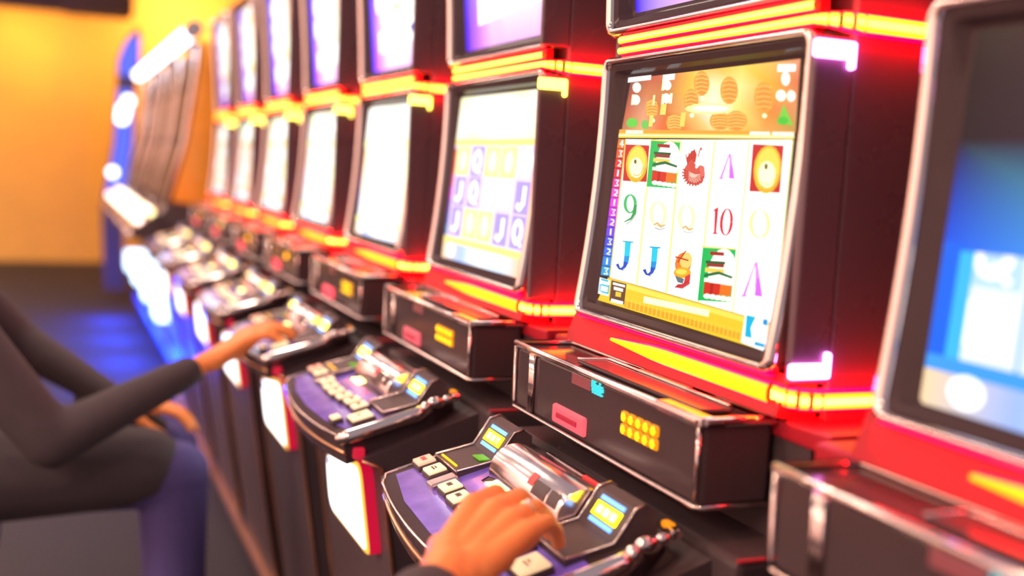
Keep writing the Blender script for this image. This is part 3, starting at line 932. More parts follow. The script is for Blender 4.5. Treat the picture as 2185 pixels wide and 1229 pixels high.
def reel_art(seed, g, top, reel, tile, gold, sym, band=True):
    rnd = random.Random(seed); a = Art(LX0, LX1, LZ0, LZ1, ly)
    a.rect(reel, 0, 0, 1, 1, g)
    a.grid([[top[(i+j) % len(top)] for j in range(5)] for i in range(3)], ((0, 1), (1, 1), (1, .73), (0, .73)), g)
    a.ell((255, 255, 245), .5, .87, .3, .09, g*1.4); a.rect((255, 255, 250), .06, .78, .3, .83, g); a.rect((255, 255, 250), .7, .9, .95, .95, g)
    a.rect(gold, 0, .70, 1, .735, g)
    if band:
        for i in range(7): a.rect(BAND[i], 0, .68-.078*(i+1), .035, .68-.078*i, min(g, 1.0))
    for c in range(5):
        u0 = .05+c*.19
        a.rect(gold, u0-.012, .14, u0-.004, .70, g)
        for r in range(3):
            v0 = .15+(2-r)*.184; k = rnd.random(); cu, cv = u0+.085, v0+.09
            if k < .3: a.rect(tile, u0, v0, u0+.17, v0+.175, g); a.ell((255, 250, 215), cu, cv, .05, .065, g)
            elif k < .55:                                     # J
                a.rect(sym, u0+.01, v0, u0+.165, v0+.175, g); w_ = .035
                a.stroke((255, 255, 255), [(cu+.02, cv+.06), (cu+.02, cv-.03), (cu-.01, cv-.06), (cu-.045, cv-.04)], w_, g*1.2)
            elif k < .8:                                      # Q
                a.rect(sym, u0+.01, v0, u0+.165, v0+.175, g); a.ell((255, 255, 255), cu, cv, .055, .07, g*1.2); a.ell(sym, cu, cv, .025, .04, g)
                a.stroke((255, 255, 255), [(cu, cv-.03), (cu+.05, cv-.075)], .02, g*1.2)
            else: a.ell((255, 255, 255), cu, cv, .07, .075, g*1.3)
    a.rect(gold, 0, .10, 1, .14, g)
    a.grid([[(255, 220, 170), (160, 190, 255), (240, 248, 255), (200, 225, 255), (255, 190, 120)]]*2, ((0, .10), (1, .10), (1, 0), (0, 0)), g)
    a.ell((255, 255, 255), .12, .06, .05, .045, g*1.3); a.rect((255, 255, 255), .35, .025, .85, .075, g*1.2)
    if not band:
        a.grid([[(26, 14, 18), (40, 22, 30), (30, 18, 24)], [(30, 18, 30), (60, 40, 60), (40, 30, 50)], [(0, 90, 255), (90, 200, 255), (220, 245, 255)]], ((0, 1), (1, 1), (1, .42), (0, .42)))
        a.rect((0, 110, 255), 0, .14, .05, .44, 1.0); a.rect((60, 200, 255), .05, .14, .09, .42, 1.0)
    return a.mesh('screen')
def top_art(seed, g, mid, box, first=False):
    a = Art(UX0, UX1, UZ0, UZ1, uy)
    L = (40, 20, 255); V = (120, 60, 255); P = (250, 185, 255); W = (255, 250, 245)
    a.grid([[L, V, W, W, W, W, P], [L, (160, 120, 255), W, mid, W, W, W], [L, (170, 120, 255), W, W, W, W, W],
            [L, (190, 130, 255), (250, 225, 255), W, W, W, (240, 200, 255)], [(60, 10, 255), (200, 110, 255), P, P, P, P, (240, 140, 255)]], g=g)
    if first:
        a.grid([[L, (140, 160, 255), (170, 190, 255), (190, 150, 255), (230, 150, 255), (220, 130, 255), (200, 90, 240)],
                [L, (170, 190, 255), (235, 180, 250), (225, 170, 255), (240, 180, 255), (225, 120, 255), (190, 50, 240)],
                [(50, 10, 255), (200, 160, 255), (245, 190, 255), (225, 150, 255), (230, 110, 255), (210, 60, 250), (170, 20, 230)]], g=1.05)
        a.ell((255, 255, 255), .22, .185, .035, .05, 1.4); a.ell((40, 80, 160), .225, .187, .014, .02)
        a.stroke((255, 255, 255), [(.21, .10), (.97, .125)], .022, 1.4)
        a.rect((60, 130, 220), .27, .14, .42, .24); a.rect((255, 255, 255), .43, .15, .95, .25, 1.3)
        a.rect((255, 240, 200), .2, .4, .9, .85, 1.2); a.ell((255, 200, 80), .55, .62, .2, .16, 1.2)
    else:
        a.rect(box, .24, .30, .86, .92, g)
        a.rect((255, 252, 235), .38, .36, .70, .80, g*1.3); a.ell((255, 240, 150), .55, .38, .10, .03, g)
        for x, y in ((.20, .8), (.21, .62), (.2, .45), (.9, .85), (.92, .68), (.9, .5)): a.ell((255, 255, 240), x, y, .06, .08, g*1.3)
        a.poly((255, 255, 255), [(.18, .12), (.98, .16), (.98, .30), (.18, .25)], g*1.3)
        a.rect((150, 160, 255), .78, .20, .88, .25, 1.0); a.rect((160, 180, 255), .27, .17, .3, .215); a.rect((150, 150, 240), .56, .19, .575, .23)
    return a.mesh('screen')

# ------------------------------------------------------------------ one slot machine of the row
def monitor(name, parent, z0, z1, Y, sx0, sx1, sz0, sz1, sy, art):
    def loop(i_l, i_r, i_b, i_t, dy, r):
        return [(x, Y((z-z0)/(z1-z0))+dy, z) for x, z in rrect(-.246+i_l, .246-i_r, z0+i_b, z1-i_t, r)]
    def screen_loop(g, dy):
        return [(x, sy((z-sz0)/(sz1-sz0))+dy, z) for x, z in rrect(sx0-g, sx1+g, sz0-g, sz1+g, .006)]
    b = MB()
    b.loops([loop(.004, .004, .004, .004, .045, .014), loop(.0166, .0166, .0100, .0100, .010, .011), loop(.0170, .0170, .0104, .0104, .004, .011), loop(.019, .019, .013, .013, .0035, .010),
             loop(.026, .026, .020, .020, .006, .008), screen_loop(.003, -.002), screen_loop(-.002, .0)], 0, False)
    b.loops([loop(.004, .004, .004, .004, .045, .014), loop(.09, .09, .09, .09, .05, .01)], 0, False, True)
    bez = b.build(name, M['gloss'], parent)
    c = MB()
    c.loops([loop(0, 0, 0, 0, .045, .016), loop(0, 0, 0, 0, .008, .016), loop(.0013, .0013, .001, .001, .002, .0155), loop(.0045, .0045, .003, .003, -.0025, .014),
             loop(.009, .009, .006, .006, -.0042, .013), loop(.0135, .0135, .0085, .0085, -.002, .012), loop(.0162, .0162, .0098, .0098, .0015, .011), loop(.0168, .0168, .0102, .0102, .007, .011)], 0, True)
    c.build('chrome_frame', M['chrome'], bez, 'bright chrome frame')
    s = bpy.data.objects.new('screen', art); COL.objects.link(s); s.parent = bez
    return bez

def deck_z(y): return 0.925 + (y + 0.085)*0.285
def front_y(x): return -0.278 - 0.022*(1 - (x/0.24)**2)
def make_machine():
    root = empty('slot_machine')
    # cabinet and its sides
    MB().box(-.258, .258, .078, .62, .10, 1.96, .012).build('cabinet', M['black'], root)
    for sx in (-1, 1):
        a, e = sorted((sx*.258, sx*.270))
        MB().box(a, e, .058, .62, 1.05, 1.955, .003).build('side_panel', M['side'], root, 'glossy dark side panel lit red beside the light bars')
        y0 = .010 if sx > 0 else .048
        MB().box(a, e, y0, .0575, 1.092, 1.450, .003).box(a, e, y0, .0575, 1.497, 1.955, .003).build('front_shroud', M['side'], root)
    MB().box(-.258, .258, .062, .078, 1.06, 1.955).build('front_plate', M['gloss'], root)
    # monitors
    def LY(s): return 0.001 + .026*s + .008*4*s*(1-s)
    def UY(s): return 0.029 - .034*s + .005*4*s*(1-s)
    monitor('lower_monitor', root, 1.097, 1.464, LY, LX0, LX1, LZ0, LZ1, ly, ART['near_low'])
    monitor('upper_monitor', root, 1.494, 1.930, UY, UX0, UX1, UZ0, UZ1, uy, ART['near_up'])
    # light bars between and below the monitors, bent round the right side
    def bar(z_front, z_side, hf, hs, x_start, wrap, y_f, taper=False):
        P = []; H = []
        n = 10
        for i in range(n+1):
            t = i/n; P.append((x_start+(.244-x_start)*t, y_f)); H.append(hf*(min(1, .25+2.2*t) if taper else 1))
        if wrap:
            for i in range(1, 6):
                a = math.pi/2*i/5; P.append((.244+.030*math.sin(a), y_f+.030*(1-math.cos(a)))); H.append(hf+(hs-hf)*i/5)
            P.append((.274, .158)); H.append(hs)
        b = MB(); r = MB(); N = len(P)
        for i in range(N-1):
            (xa, ya), (xb, yb) = P[i], P[i+1]
            d = Vector((xb-xa, yb-ya)).normalized(); nx, ny = d.y, -d.x
            za = z_front + (z_side-z_front)*max(0, (i-n)/max(1, N-1-n)); zb = z_front + (z_side-z_front)*max(0, (i+1-n)/max(1, N-1-n))
            ha, hb = H[i]/2, H[i+1]/2; o = (.010 if taper else .005) if i < n else .005+.010*min(1, (i-n)/3)
            def q(x, y, z, off): return (x+nx*off, y+ny*off, z)
            b.add([q(xa, ya, za-ha*.8, o-.002), q(xb, yb, zb-hb*.8, o-.002), q(xb, yb, zb-hb*.4, o), q(xa, ya, za-ha*.4, o), q(xa, ya, za+ha*.4, o), q(xb, yb, zb+hb*.4, o), q(xb, yb, zb+hb*.8, o-.002), q(xa, ya, za+ha*.8, o-.002)],
                  [(0,1,2,3), (4,5,6,7)], 0, True)
            b.add([b.v[-5], b.v[-6], b.v[-3], b.v[-4]], [(0,1,2,3)], 1 if not taper else (2 if i >= n else 0), True)
            for sg in (-1, 1):
                r.add([q(xa, ya, za+sg*ha, -.004), q(xb, yb, zb+sg*hb, -.004), q(xb, yb, zb+sg*hb, o-.004), q(xa, ya, za+sg*ha, o-.004), q(xb, yb, zb+sg*hb*.8, o-.002), q(xa, ya, za+sg*ha*.8, o-.002)], [(0,1,2,3), (3,2,4,5)])
        o = b.build('light_bar', [M['amber2' if taper else 'amber'], M['ambercore'], M['amberhot']], root, 'glowing yellow light bar')
        r.build('red_led_line', M['redglow'], o, 'red glowing edge of the light bar')
    bar(1.4840, 1.4840, .0115, .0115, -.19, False, .026)
    bar(1.4695, 1.4625, .0105, .0200, -.19, True, .026)
    bar(1.0775, 1.0765, .0235, .0205, -.12, True, .010, True)
    MB().box(-.19, .246, .028, .040, 1.462, 1.494).build('light_bar_backing', M['shelf'], root)
    # small pink lamps on the right side
    for z0, z1 in ((1.428, 1.446), (1.098, 1.114)):
        up = z0 < 1.3
        b = MB().box(.268, .277, .006, .056, z0, z1, .003)
        b.box(.268, .277, .049, .056, (z0 if up else z0-.010), (z1+.012 if up else z1), .003)
        b.build('pink_lamp', M['pinklamp'], root, 'small glowing pink lamp on the side')
    # apron and shelf under the monitor
    MB().box(-.235, .240, .004, .012, 1.0945, 1.0965).build('red_led_line', M['redglow'], root, 'red light line added under the monitor to redden the apron')  # hidden strip added to throw red onto apron and shelf
    MB().prism([(-.262, .016, 1.099), (-.262, .0, 1.056), (-.262, .05, 1.05), (-.262, .05, 1.099)], (.524, 0, 0)).build('apron', M['shelf'], root, 'dark crimson apron under the screen')
    MB().box(-.335, .335, .016, .40, 1.030, 1.052, .004).build('shelf', M['shelf'], root, 'dark crimson shelf lit by the light bar')
    MB().box(-.300, .300, -.060, .62, .10, .918, .008).box(-.300, .300, .020, .60, .918, 1.030).build('base_cabinet', M['black'], root)
    MB().tube([(.301, -.06, .919), (.301, .16, .919)], .0022, 6).build('base_edge_lit_line', M['shelf'], root, 'thin crimson line painted where the base edge is lit red')  # crimson strip stands in for red light caught on the base edge
    # console box: bill validator and meters
    bx = MB().box(-.266, .242, -.073, .014, .957, 1.046, .006).build('console_box', M['gloss'], root)
    fr = MB(); z = 1.049
    P = [(-.268, -.075, z), (-.20, -.076, z), (.236, -.076, z), (.243, -.070, z), (.243, .012, z), (.236, .017, z), (-.26, .017, z), (-.268, .010, z)]
    fr.tube(P, .0048, 8, True)
    fr.box(.150, .246, -.080, -.060, 1.043, 1.0545, .003)
    fr.box(.236, .2475, -.075, .016, 1.0435, 1.0535, .003)
    fr.build('top_rim', M['chrome'], bx, 'chrome rim round the top')
    lid = MB().box(-.11, .20, -.052, -.010, 1.047, 1.0525, .004).build('lid', M['gloss'], bx)
    MB().tube([(-.11, -.052, 1.053), (-.11, -.012, 1.053), (-.10, -.008, 1.053), (.19, -.008, 1.053)], .0022, 6).box(-.02, .10, -.010, .004, 1.050, 1.0555, .002).build('lid_trim', M['satin'], bx)
    for x0 in (-.204, .2385):
        b = MB()
        for dx in ((-.0055, 0, .0055) if x0 < 0 else (0,)): b.tube([(x0+dx, -.0755, .962), (x0+dx, -.0755, 1.044)], .0028, 6)
        b.build('corner_post', M['chrome'], bx, 'chrome corner post')
    b = MB().tube([(-.268, -.0745, 1.045), (-.268, -.0745, .966), (-.262, -.0755, .958), (.236, -.0755, .957), (.243, -.070, .957), (.243, .012, .957)], .0030, 6)
    b.build('bottom_rim', M['satin'], bx)
    # red lamp button
    rb = MB().box(-.126, -.028, -.079, -.070, .966, .992, .005)
    rb = rb.build('red_button', M['redbtn'], bx, 'red lit rectangular button')
    MB().box(-.108, -.046, -.0805, -.078, .9755, .9825, .001).build('button_slot', M['redbtn2'], rb)
    # amber meter: two rows of five lit cells
    for r_ in range(2):
        for c_ in range(5):
            x = .0735 + c_*.0177; zz = 1.0165 - r_*.0148
            lb = MB().box(x-.0086, x+.0086, -.077, -.070, zz-.0070, zz+.0070, .004)
            lb.sphere((x, -.0765, zz), .0062, 8, 1, (1.05, .25, .9))
            lb.build('amber_led', [M['ledrim'], M['led']], bx)
    # small display with cyan lettering
    ds = MB().box(-.078, -.022, -.0745, -.072, 1.027, 1.042, .001).build('display', M['dimred'], bx)
    t = MB(); u = .0013
    GLY = ['10001 10001 10001 10001 01010 01010 00100', '010 000 110 010 010 010 111', '00001 00001 01111 10001 10001 10001 01111', '00000 00000 01110 10001 11111 10000 01110']
    cx = -.018
    for g in GLY:
        rows = g.split(' ')
        for j, rw in enumerate(rows):
            for i, ch in enumerate(rw):
                if ch == '1': t.box(cx+i*u*1.15, cx+i*u*1.15+u*1.1, -.0755, -.0725, 1.0445-(j+1)*u*1.9, 1.0445-j*u*1.9-.0002)
        cx += (len(rows[0])+.9)*u*1.15
    t.build('cyan_text', M['cyan'], ds, 'cyan lit lettering')
    # button deck
    dk = MB(); top = []; bot = []
    xs = [-.240+.480*i/16 for i in range(17)]
    outline = [(-.240, -.085)] + [(x, front_y(x)) for x in xs] + [(.240, -.170), (.234, -.130), (.200, -.085)]
    top = [(x, y, deck_z(y)) for x, y in outline]; bot = [(x*.97, y*.97+.0, deck_z(y)-.045) for x, y in outline]
    dk.loops([bot, [(x*1.0, y, deck_z(y)-.008) for x, y in outline], top], 0, False, True); dk.f.append(list(range(len(bot)))[::-1]); dk.mi.append(0); dk.sm.append(False)
    deck = dk.build('button_deck', M['gloss'], root)
    front = [(x, front_y(x)-.001, deck_z(front_y(x))-.001) for x in xs]
    MB().tube([(-.241, -.10, deck_z(-.10))] + [(-.243, -.25, deck_z(-.25)), (-.240, -.272, deck_z(-.272))] + front[1:], .0026, 6).build('front_rim', M['chrome'], deck, 'thin chrome rim along the curved front')
    MB().tube([(x*.985, front_y(x)+.004, deck_z(front_y(x))-.026) for x in xs], .0032, 6).build('lower_rim', M['brass'], deck)
    MB().tube([(.238, -.290, deck_z(-.29)), (.243, -.270, deck_z(-.27)), (.244, -.160, deck_z(-.16)), (.240, -.140, deck_z(-.14)+.004)], [.008, .0118, .0118, .010], 10).build('side_rail', M['chrome'], deck, 'thick chrome rail along the right side')
    el = MB().sphere((.239, -.128, .921), .0125, 12, 0, (.8, 1.3, .8)).sphere((.236, -.108, .925), .009, 10, 0, (.9, 1.2, .8)).sphere((.243, -.147, .914), .010, 10).box(.222, .2385, -.100, -.086, .922, .934, .003)
    el.build('rail_elbow', M['chrome'], deck, 'shiny chrome corner fitting')
    MB().box(.206, .224, -.096, -.086, .928, .936, .003).build('marker_lamp', M['orangelamp'], deck, 'small orange marker lamp')
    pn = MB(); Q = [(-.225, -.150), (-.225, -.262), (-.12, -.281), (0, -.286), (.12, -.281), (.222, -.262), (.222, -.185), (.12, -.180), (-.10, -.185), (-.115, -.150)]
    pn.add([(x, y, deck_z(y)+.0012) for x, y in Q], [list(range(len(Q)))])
    pn.build('deck_panel', M['violet'], deck, 'glossy violet printed panel with reflected light put in as a glow')
    MB().box(.230, .246, -.262, -.244, .835, .853, .003).build('red_marker', M['redbtn2'], deck, 'small red marker under the rail')
    # buttons
    tilt = Matrix.Rotation(math.atan(.285), 3, 'X')
    def button(x, y, wx, wy, cap, inks):
        zc = deck_z(y)
        b = MB().box(x-wx/2, x+wx/2, y-wy/2, y+wy/2, zc-.002, zc+.009, .003, 0, tilt, (x, y, zc))
        hb = b.build('button', M['black'], deck)
        c = MB().box(x-wx/2+.003, x+wx/2-.003, y-wy/2+.002, y+wy/2-.002, zc+.008, zc+.0125, .002, 0, tilt, (x, y, zc))
        for (dx, dy, iw, ih) in inks:
            c.box(x+dx, x+dx+iw, y+dy, y+dy+ih, zc+.0123, zc+.0129, 0, 1, tilt, (x, y, zc))
        c.build('button_cap', [M[cap], M['redink'] if cap == 'cream_hot' else M['ink']], hb, 'cream lit cap')
    def word(wd): return [(-wd/2+i*wd/3.2, -.0035, wd/5, .007) for i in range(3)] + [(-wd/2, -.001, wd*.8, .0018)]
    for i, x in enumerate([-.216, -.170]): button(x, -.222, .036, .030, 'cream_hot' if i == 0 else 'cream', word(.018) if i == 0 else [(-.007, -.003, .014, .0022), (-.005, .001, .009, .002)])
    mb = MB().box(-.144, -.120, -.245, -.205, deck_z(-.225)-.002, deck_z(-.225)+.009, .003, 0, tilt, (-.13, -.225, deck_z(-.225)))
    mb.build('blank_button', M['satin'], deck, 'plain metal button without lamp')
    for i in range(6): button(-.094+i*.044, -.226-.004*math.sin(i), .036, .030, 'cream', word(.013))
    button(.188, -.236, .046, .040, 'cream', [(-.008, -.004, .016, .002), (-.008, .001, .010, .002)])
    button(.150, -.268, .030, .020, 'cream', []); 
    # bill and ticket slots with a lit mouth, left and right
    for sx in (-1, 1):
        x0, x1 = (-.226, -.136) if sx < 0 else (.118, .206)
        prof = [(-.100, .916), (-.100, .944), (-.112, .952), (-.126, .948), (-.138, .930), (-.150, .912), (-.205, .900), (-.206, .886), (-.15, .90)]
        h = MB().prism([(x0, y, z_) for y, z_ in prof], (x1-x0, 0, 0))
        hs = h.build('bill_slot', M['black'], deck, 'black bill slot with lit mouth')
        e = MB().tube([(x0, y, z_+.001) for y, z_ in prof[:7]], .0022, 6)
        e.tube([(x1, y, z_+.001) for y, z_ in prof[2:7]], .0014, 6); e.tube([(x0, -.206, .9005), (x1, -.206, .9005)], .0012, 6)
        e.build('slot_trim', M['satin'], hs)
        def face(t, off): # along the sloping mouth
            return (-.126-.024*t-off*.8, .948-.036*t+off*.5)
        def strip(t0, t1, a, b_, nm, mt):
            ya, za = face(t0, .0015); yb, zb = face(t1, .0015)
            MB().add([(a, ya, za), (b_, ya, za), (b_, yb, zb), (a, yb, zb), (a, ya+.004, za-.002), (b_, ya+.004, za-.002), (b_, yb+.004, zb-.002), (a, yb+.004, zb-.002)],
                     [(0,3,2,1), (0,1,5,4), (2,3,7,6), (0,4,7,3), (1,2,6,5)]).build(nm, mt, hs)
        cx = (x0+x1)/2
        strip(.10, .22, cx-.027, cx+.027, 'blue_lamp', M['slotblue'])
        strip(.28, .66, cx-.028, cx+.028, 'mouth_lamp', M['slotyellow'])
        for q_ in (-.016, 0, .016): strip(.36, .58, cx+q_-.006, cx+q_+.006, 'mouth_bulb', M['slotlamp'])
        strip(.72, .84, cx-.026, cx+.026, 'blue_lamp', M['slotblue'])
        if sx < 0:
            MB().box(x1-.040, x1-.012, -.170, -.154, .9098, .9115, .001).build('tray_glow', M['slotgreen'], hs)
            MB().box(x0+.012, x1-.018, -.201, -.1985, .9022, .9042).build('tray_line', M['amber2'], hs)
    # chrome roll between the slots
    rl = MB(); n = 24; L = []
    for x in (-.096, -.094, .111, .113):
        rr = .036 if abs(x) < .1125 else .034
        L.append([(x, -.140+rr*math.cos(math.pi*2*i/n), .910+rr*math.sin(math.pi*2*i/n)) for i in range(n)])
    rl.loops(L, 0, True); 
    for l in (L[0], L[-1]): rl.add(l, [list(range(n))])
    roll = rl.build('chrome_roll', M['rollchrome'], deck, 'wide rounded chrome cover')
    def onroll(a, x, off=.0006): return (x, -.140-(.036+off)*math.cos(a), .910+(.036+off)*math.sin(a))
    for (xa, xb, a0, a1, mt, nm) in ((.036, .074, .30, .80, 'black', 'dark_window'), (.080, .106, .30, .80, 'black', 'dark_window'), (.018, .034, .5, .95, 'redink', 'red_sticker')):
        b = MB(); K = [a0+(a1-a0)*i/4 for i in range(5)]
        b.add([onroll(a, x) for a in K for x in (xa, xb)], [(2*i, 2*i+1, 2*i+3, 2*i+2) for i in range(4)], 0, True)
        b.build(nm, M[mt], roll)
    MB().box(-.100, .150, -.096, -.088, .922, .931, .002).build('back_strip', M['satin'], deck)
    MB().box(.020, .110, -.100, -.094, .928, .9335, .001).build('red_strip', M['redink'], deck, 'red reflective strip')
    MB().box(-.085, -.040, -.186, -.168, .8975, .9005, .001).build('slot_lamp', M['slotlamp'], deck, 'pale lit slot before the chrome roll')
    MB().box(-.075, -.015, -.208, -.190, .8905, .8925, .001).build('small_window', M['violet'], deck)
    # sloping belly with its backlit glass
    bl = MB(); prof = [(-.060, .905), (-.250, .838), (-.226, .828), (-.2165, .822), (-.171, .50), (-.11, .10), (-.055, .10)]
    bl.prism([(-.255, y, z_) for y, z_ in prof], (.51, 0, 0))
    belly = bl.build('belly_panel', M['black'], root)
    for x in (-.257, .257):
        MB().tube([(x, -.252, .836), (x, -.2185, .822), (x, -.173, .50), (x, -.11, .12)], .003, 6).build('belly_edge', M['brass'], belly)
    C4 = [(-.080, .773), (.186, .812), (.184, .651), (-.096, .650)]
    def quad(ins, off):
        cxx = sum(p[0] for p in C4)/4; P = []
        corners = []
        for (x, z_) in C4:
            dx = x-cxx; corners.append((x-math.copysign(ins, dx), z_-math.copysign(ins, z_-.72)))
        for i, c in enumerate(corners):
            a = Vector(corners[i-1]); c_ = Vector(c); e = Vector(corners[(i+1) % 4]); r = (.045, .030, .022, .040)[i]-ins*.6
            p0 = c_+(a-c_).normalized()*r; p1 = c_+(e-c_).normalized()*r
            for k in range(5):
                t_ = k/4; q_ = p0*(1-t_)**2+c_*2*t_*(1-t_)+p1*t_**2; P.append(q_)
        return [(p.x, -.2015-(p.y-.72)*.14-off, p.y) for p in P]
    side = MB().loops([quad(0, 0), quad(0, .020)], 0, False)
    sd = side.build('belly_glass', M['platered'], belly, 'thick backlit glass with a red side')
    MB().loops([quad(0, .020), quad(.002, .0225), quad(.008, .024)], 0, True).build('glass_edge', M['platerim'], sd)
    MB().loops([quad(.008, .024), quad(.014, .0245)], 0, True, True).build('glass_face', M['plate'], sd)
    for x, z_ in ((-.045, .757), (.140, .676)):
        MB().box(x-.004, x+.004, -.2015-(z_-.72)*.14-.0268, -.2015-(z_-.72)*.14-.022, z_-.006, z_+.006, .001).build('printed_mark', M['blueprint'], sd)
    return root

ART = {}
ART['near_low'] = near_lower_art()
ART['near_up'] = top_art(0, 1.0, (255, 255, 255), (255, 255, 255), True)
LIL = (228, 208, 248); WH = (255, 252, 245)
LOWS = {
 -1: reel_art(11, 1.15, [(40,120,255),(120,200,255),(255,255,255)], (240,250,255), (120,200,255), (60,160,255), (190,225,255), False),
 1: reel_art(3, 1.45, [(255,250,190),(255,255,235),(255,252,220)], LIL, (255,245,150), (255,225,130), (165,150,235)),
 2: reel_art(4, 2.0, [(255,255,245),(255,255,250),(250,250,225)], (255,253,240), (255,250,200), (255,250,170), (250,240,250)),
 3: reel_art(5, 1.9, [(255,252,200),(255,255,255)], (255,255,245), (255,250,190), (255,240,160), (255,250,235)),
 4: reel_art(6, 1.7, [(255,245,190),(255,255,230)], (255,252,225), (255,235,160), (255,230,150), (255,248,225)),
 5: reel_art(7, 1.35, [(150,240,190),(255,250,240)], (255,225,215), (255,200,180), (255,190,150), (255,235,230)),
 6: reel_art(8, 1.3, [(255,245,230),(255,255,250)], (255,240,230), (255,225,190), (255,220,160), (255,240,235)),
}
UPS = {
 -1: top_art(1, 1.2, (200,220,255), (170,190,255)),
 1: top_art(2, 1.25, (255,245,230), (250,190,120)),
 2: top_art(3, 2.0, (255,250,215), (255,252,235)),
 3: top_art(4, 1.9, (255,255,225), (255,252,225)),
 4: top_art(5, 1.8, (255,250,215), (255,250,220)),
 5: top_art(6, 1.6, (255,240,190), (255,240,195)),
 6: top_art(7, 1.4, (255,235,210), (255,235,205)),
}
LABELS = {
 -1: 'slot machine cut by the right edge, only the blue side of its screen showing',
 0: 'nearest full slot machine, screen showing green 9, red 10 and two blue J symbols',
 1: 'slot machine just left of the nearest one, with lilac reels on its screen',
 2: 'third slot machine from the right, cream white screen, a hand resting at its deck',
 3: 'slot machine left of the one being played, white screen above an orange glow',
 4: 'fifth slot machine from the right, narrow white and cream screens',
 5: 'second farthest of the yellow barred slot machines, pinkish lower screen with a green corner',
 6: 'farthest of the yellow barred slot machines, next to the orange cabinet side',
}
proto = make_machine()
for k in (0, 1, 2, 3, 4, 5, 6, -1):
    o = proto if k == 0 else copy_tree(proto)
    o.location = (-PITCH*k, 0, 0) if k >= 0 else (.975*PITCH, -.03, 0)
    tag(o, LABELS[k], 'slot machine', 'yellow barred slot machines in the row')
    if k > 0:
        for ch in o.children_recursive:
            nm = ch.name.split('.')[0]
            if nm == 'pink_lamp':
                if 'al' not in ART:
                    ART['al'] = ch.data.copy(); ART['al'].materials[0] = M['amberhot']
                ch.data = ART['al']; ch.name = 'side_lamp'; ch['label'] = 'small glowing amber lamp on the side'
            elif k > 1 and nm in ('amber_led', 'red_button'):
                if nm not in ART:
                    ART[nm] = ch.data.copy(); ART[nm].materials[0] = M['ledhot' if nm == 'amber_led' else 'redhot']
                    if nm == 'amber_led': ART[nm].materials[1] = M['ledhot']
                if nm == 'red_button' or k > 2: ch.data = ART[nm]
            elif nm == 'cyan_text': bpy.data.objects.remove(ch)
    if k:
        for mon in o.children:
            nm = mon.name.split('.')[0]
            if nm in ('lower_monitor', 'upper_monitor'):
                for s in mon.children:
                    if s.name.split('.')[0] == 'screen': s.data = LOWS[k] if nm == 'lower_monitor' else UPS[k]
# ------------------------------------------------------------------ plinth
pl = empty('plinth', (-1.9, 0, 0)); tag(pl, 'long dark plinth under the slot machines with a shiny coppery edge', 'plinth')
MB().box(-2.75, 2.95, -.105, .62, 0, .097, .004).build('plinth_body', M['black'], pl)
MB().box(-2.75, 2.95, -.128, -.105, .066, .0975, .004).build('edge_trim', M['brass'], pl, 'coppery edge trim')

# ------------------------------------------------------------------ the far bank of darker machines
def far_machine():
    root = empty('curved_slot_machine')
    prof = [(-.03, 1.83), (-.048, 1.64), (-.085, 1.36), (-.16, 1.05), (-.20, .98)]
    MB().prism([(-.40, y+.01, z) for y, z in prof] + [(-.40, -.06, .80), (-.40, -.05, .10), (-.40, .6, .10), (-.40, .6, 1.84)], (.80, 0, 0)).build('cabinet', M['black'], root)
    S = [(-.010, 1.86)] + prof[:4]
    side = [(.402, y+.012, z) for y, z in S] + [(.402, .10, 1.02), (.402, .075, 1.30), (.402, .16, 1.56), (.402, .06, 1.86)]
    MB().prism(side, (.012, 0, 0)).build('side_panel', M['orangeside'], root, 'curved orange side panel')
    for x in (-.395, .400):
        MB().tube([(x, y-.004, z) for y, z in prof], .014, 8).build('chrome_edge', M['satin'], root, 'chrome edge strip')
    for (z0, z1) in ((0, 1.), (1., 2.), (2., 3.)):
        a, e = prof[int(z0)], prof[int(z0)+1]
        b = MB().add([(-.34, a[0]-.006, a[1]-.02), (.34, a[0]-.006, a[1]-.02), (.34, e[0]-.006, e[1]+.02), (-.34, e[0]-.006, e[1]+.02),
                      (-.34, a[0]+.02, a[1]-.02), (.34, a[0]+.02, a[1]-.02), (.34, e[0]+.02, e[1]+.02), (-.34, e[0]+.02, e[1]+.02)], [(0,3,2,1),(0,1,5,4),(2,3,7,6),(1,2,6,5),(0,4,7,3)])
        g = b.build('dark_screen', M['dimscreen'], root, 'dim brown screen')
        for x in (-.17, .02, .19):
            q = MB().add([(x-.02, a[0]-.0075, a[1]-.03), (x+.02, a[0]-.0075, a[1]-.03), (x+.02, e[0]-.0075, e[1]+.03), (x-.02, e[0]-.0075, e[1]+.03)], [(0,3,2,1)])
            q.build('reel_strip', M['reelstrip'], g)
    ck = MB().prism([(-.39, -.05, .98), (-.39, -.20, 1.0), (-.39, -.34, .90), (-.39, -.34, .86), (-.39, -.05, .80)], (.78, 0, 0)).build('console', M['gloss'], root)
    for i in range(4):
        for j in range(2):
            MB().sphere((-.30+i*.20, -.24-j*.06, .985-j*.04), .020, 8).build('bulb', M['bulbpink' if (i+j) % 3 else 'bulbwarm'], ck)
    MB().tube([(-.39, -.345, .88), (.39, -.345, .88)], .012, 8).build('front_rail', M['chrome'], ck)
    MB().box(-.39, .39, -.10, -.055, .12, .19, .02).build('blue_kick_light', M['bluebelly'], root, 'blue light along the foot')
    MB().prism([(-.17, -.185, .40), (.17, -.185, .40), (.20, -.185, .46), (.17, -.185, .53), (-.17, -.185, .53), (-.20, -.185, .46)], (0, .13, 0)).build('belly_lamp', M['bluelamp'], root, 'bluish white belly lamp')
    return root
FL = ['dark curved slot machine with an orange side, first beyond the yellow barred row', 'second of the dark curved slot machines under the white tube', 'third of the dark curved slot machines under the white tube', 'farthest dark curved slot machine, next to the blue sign column']
fm = far_machine()
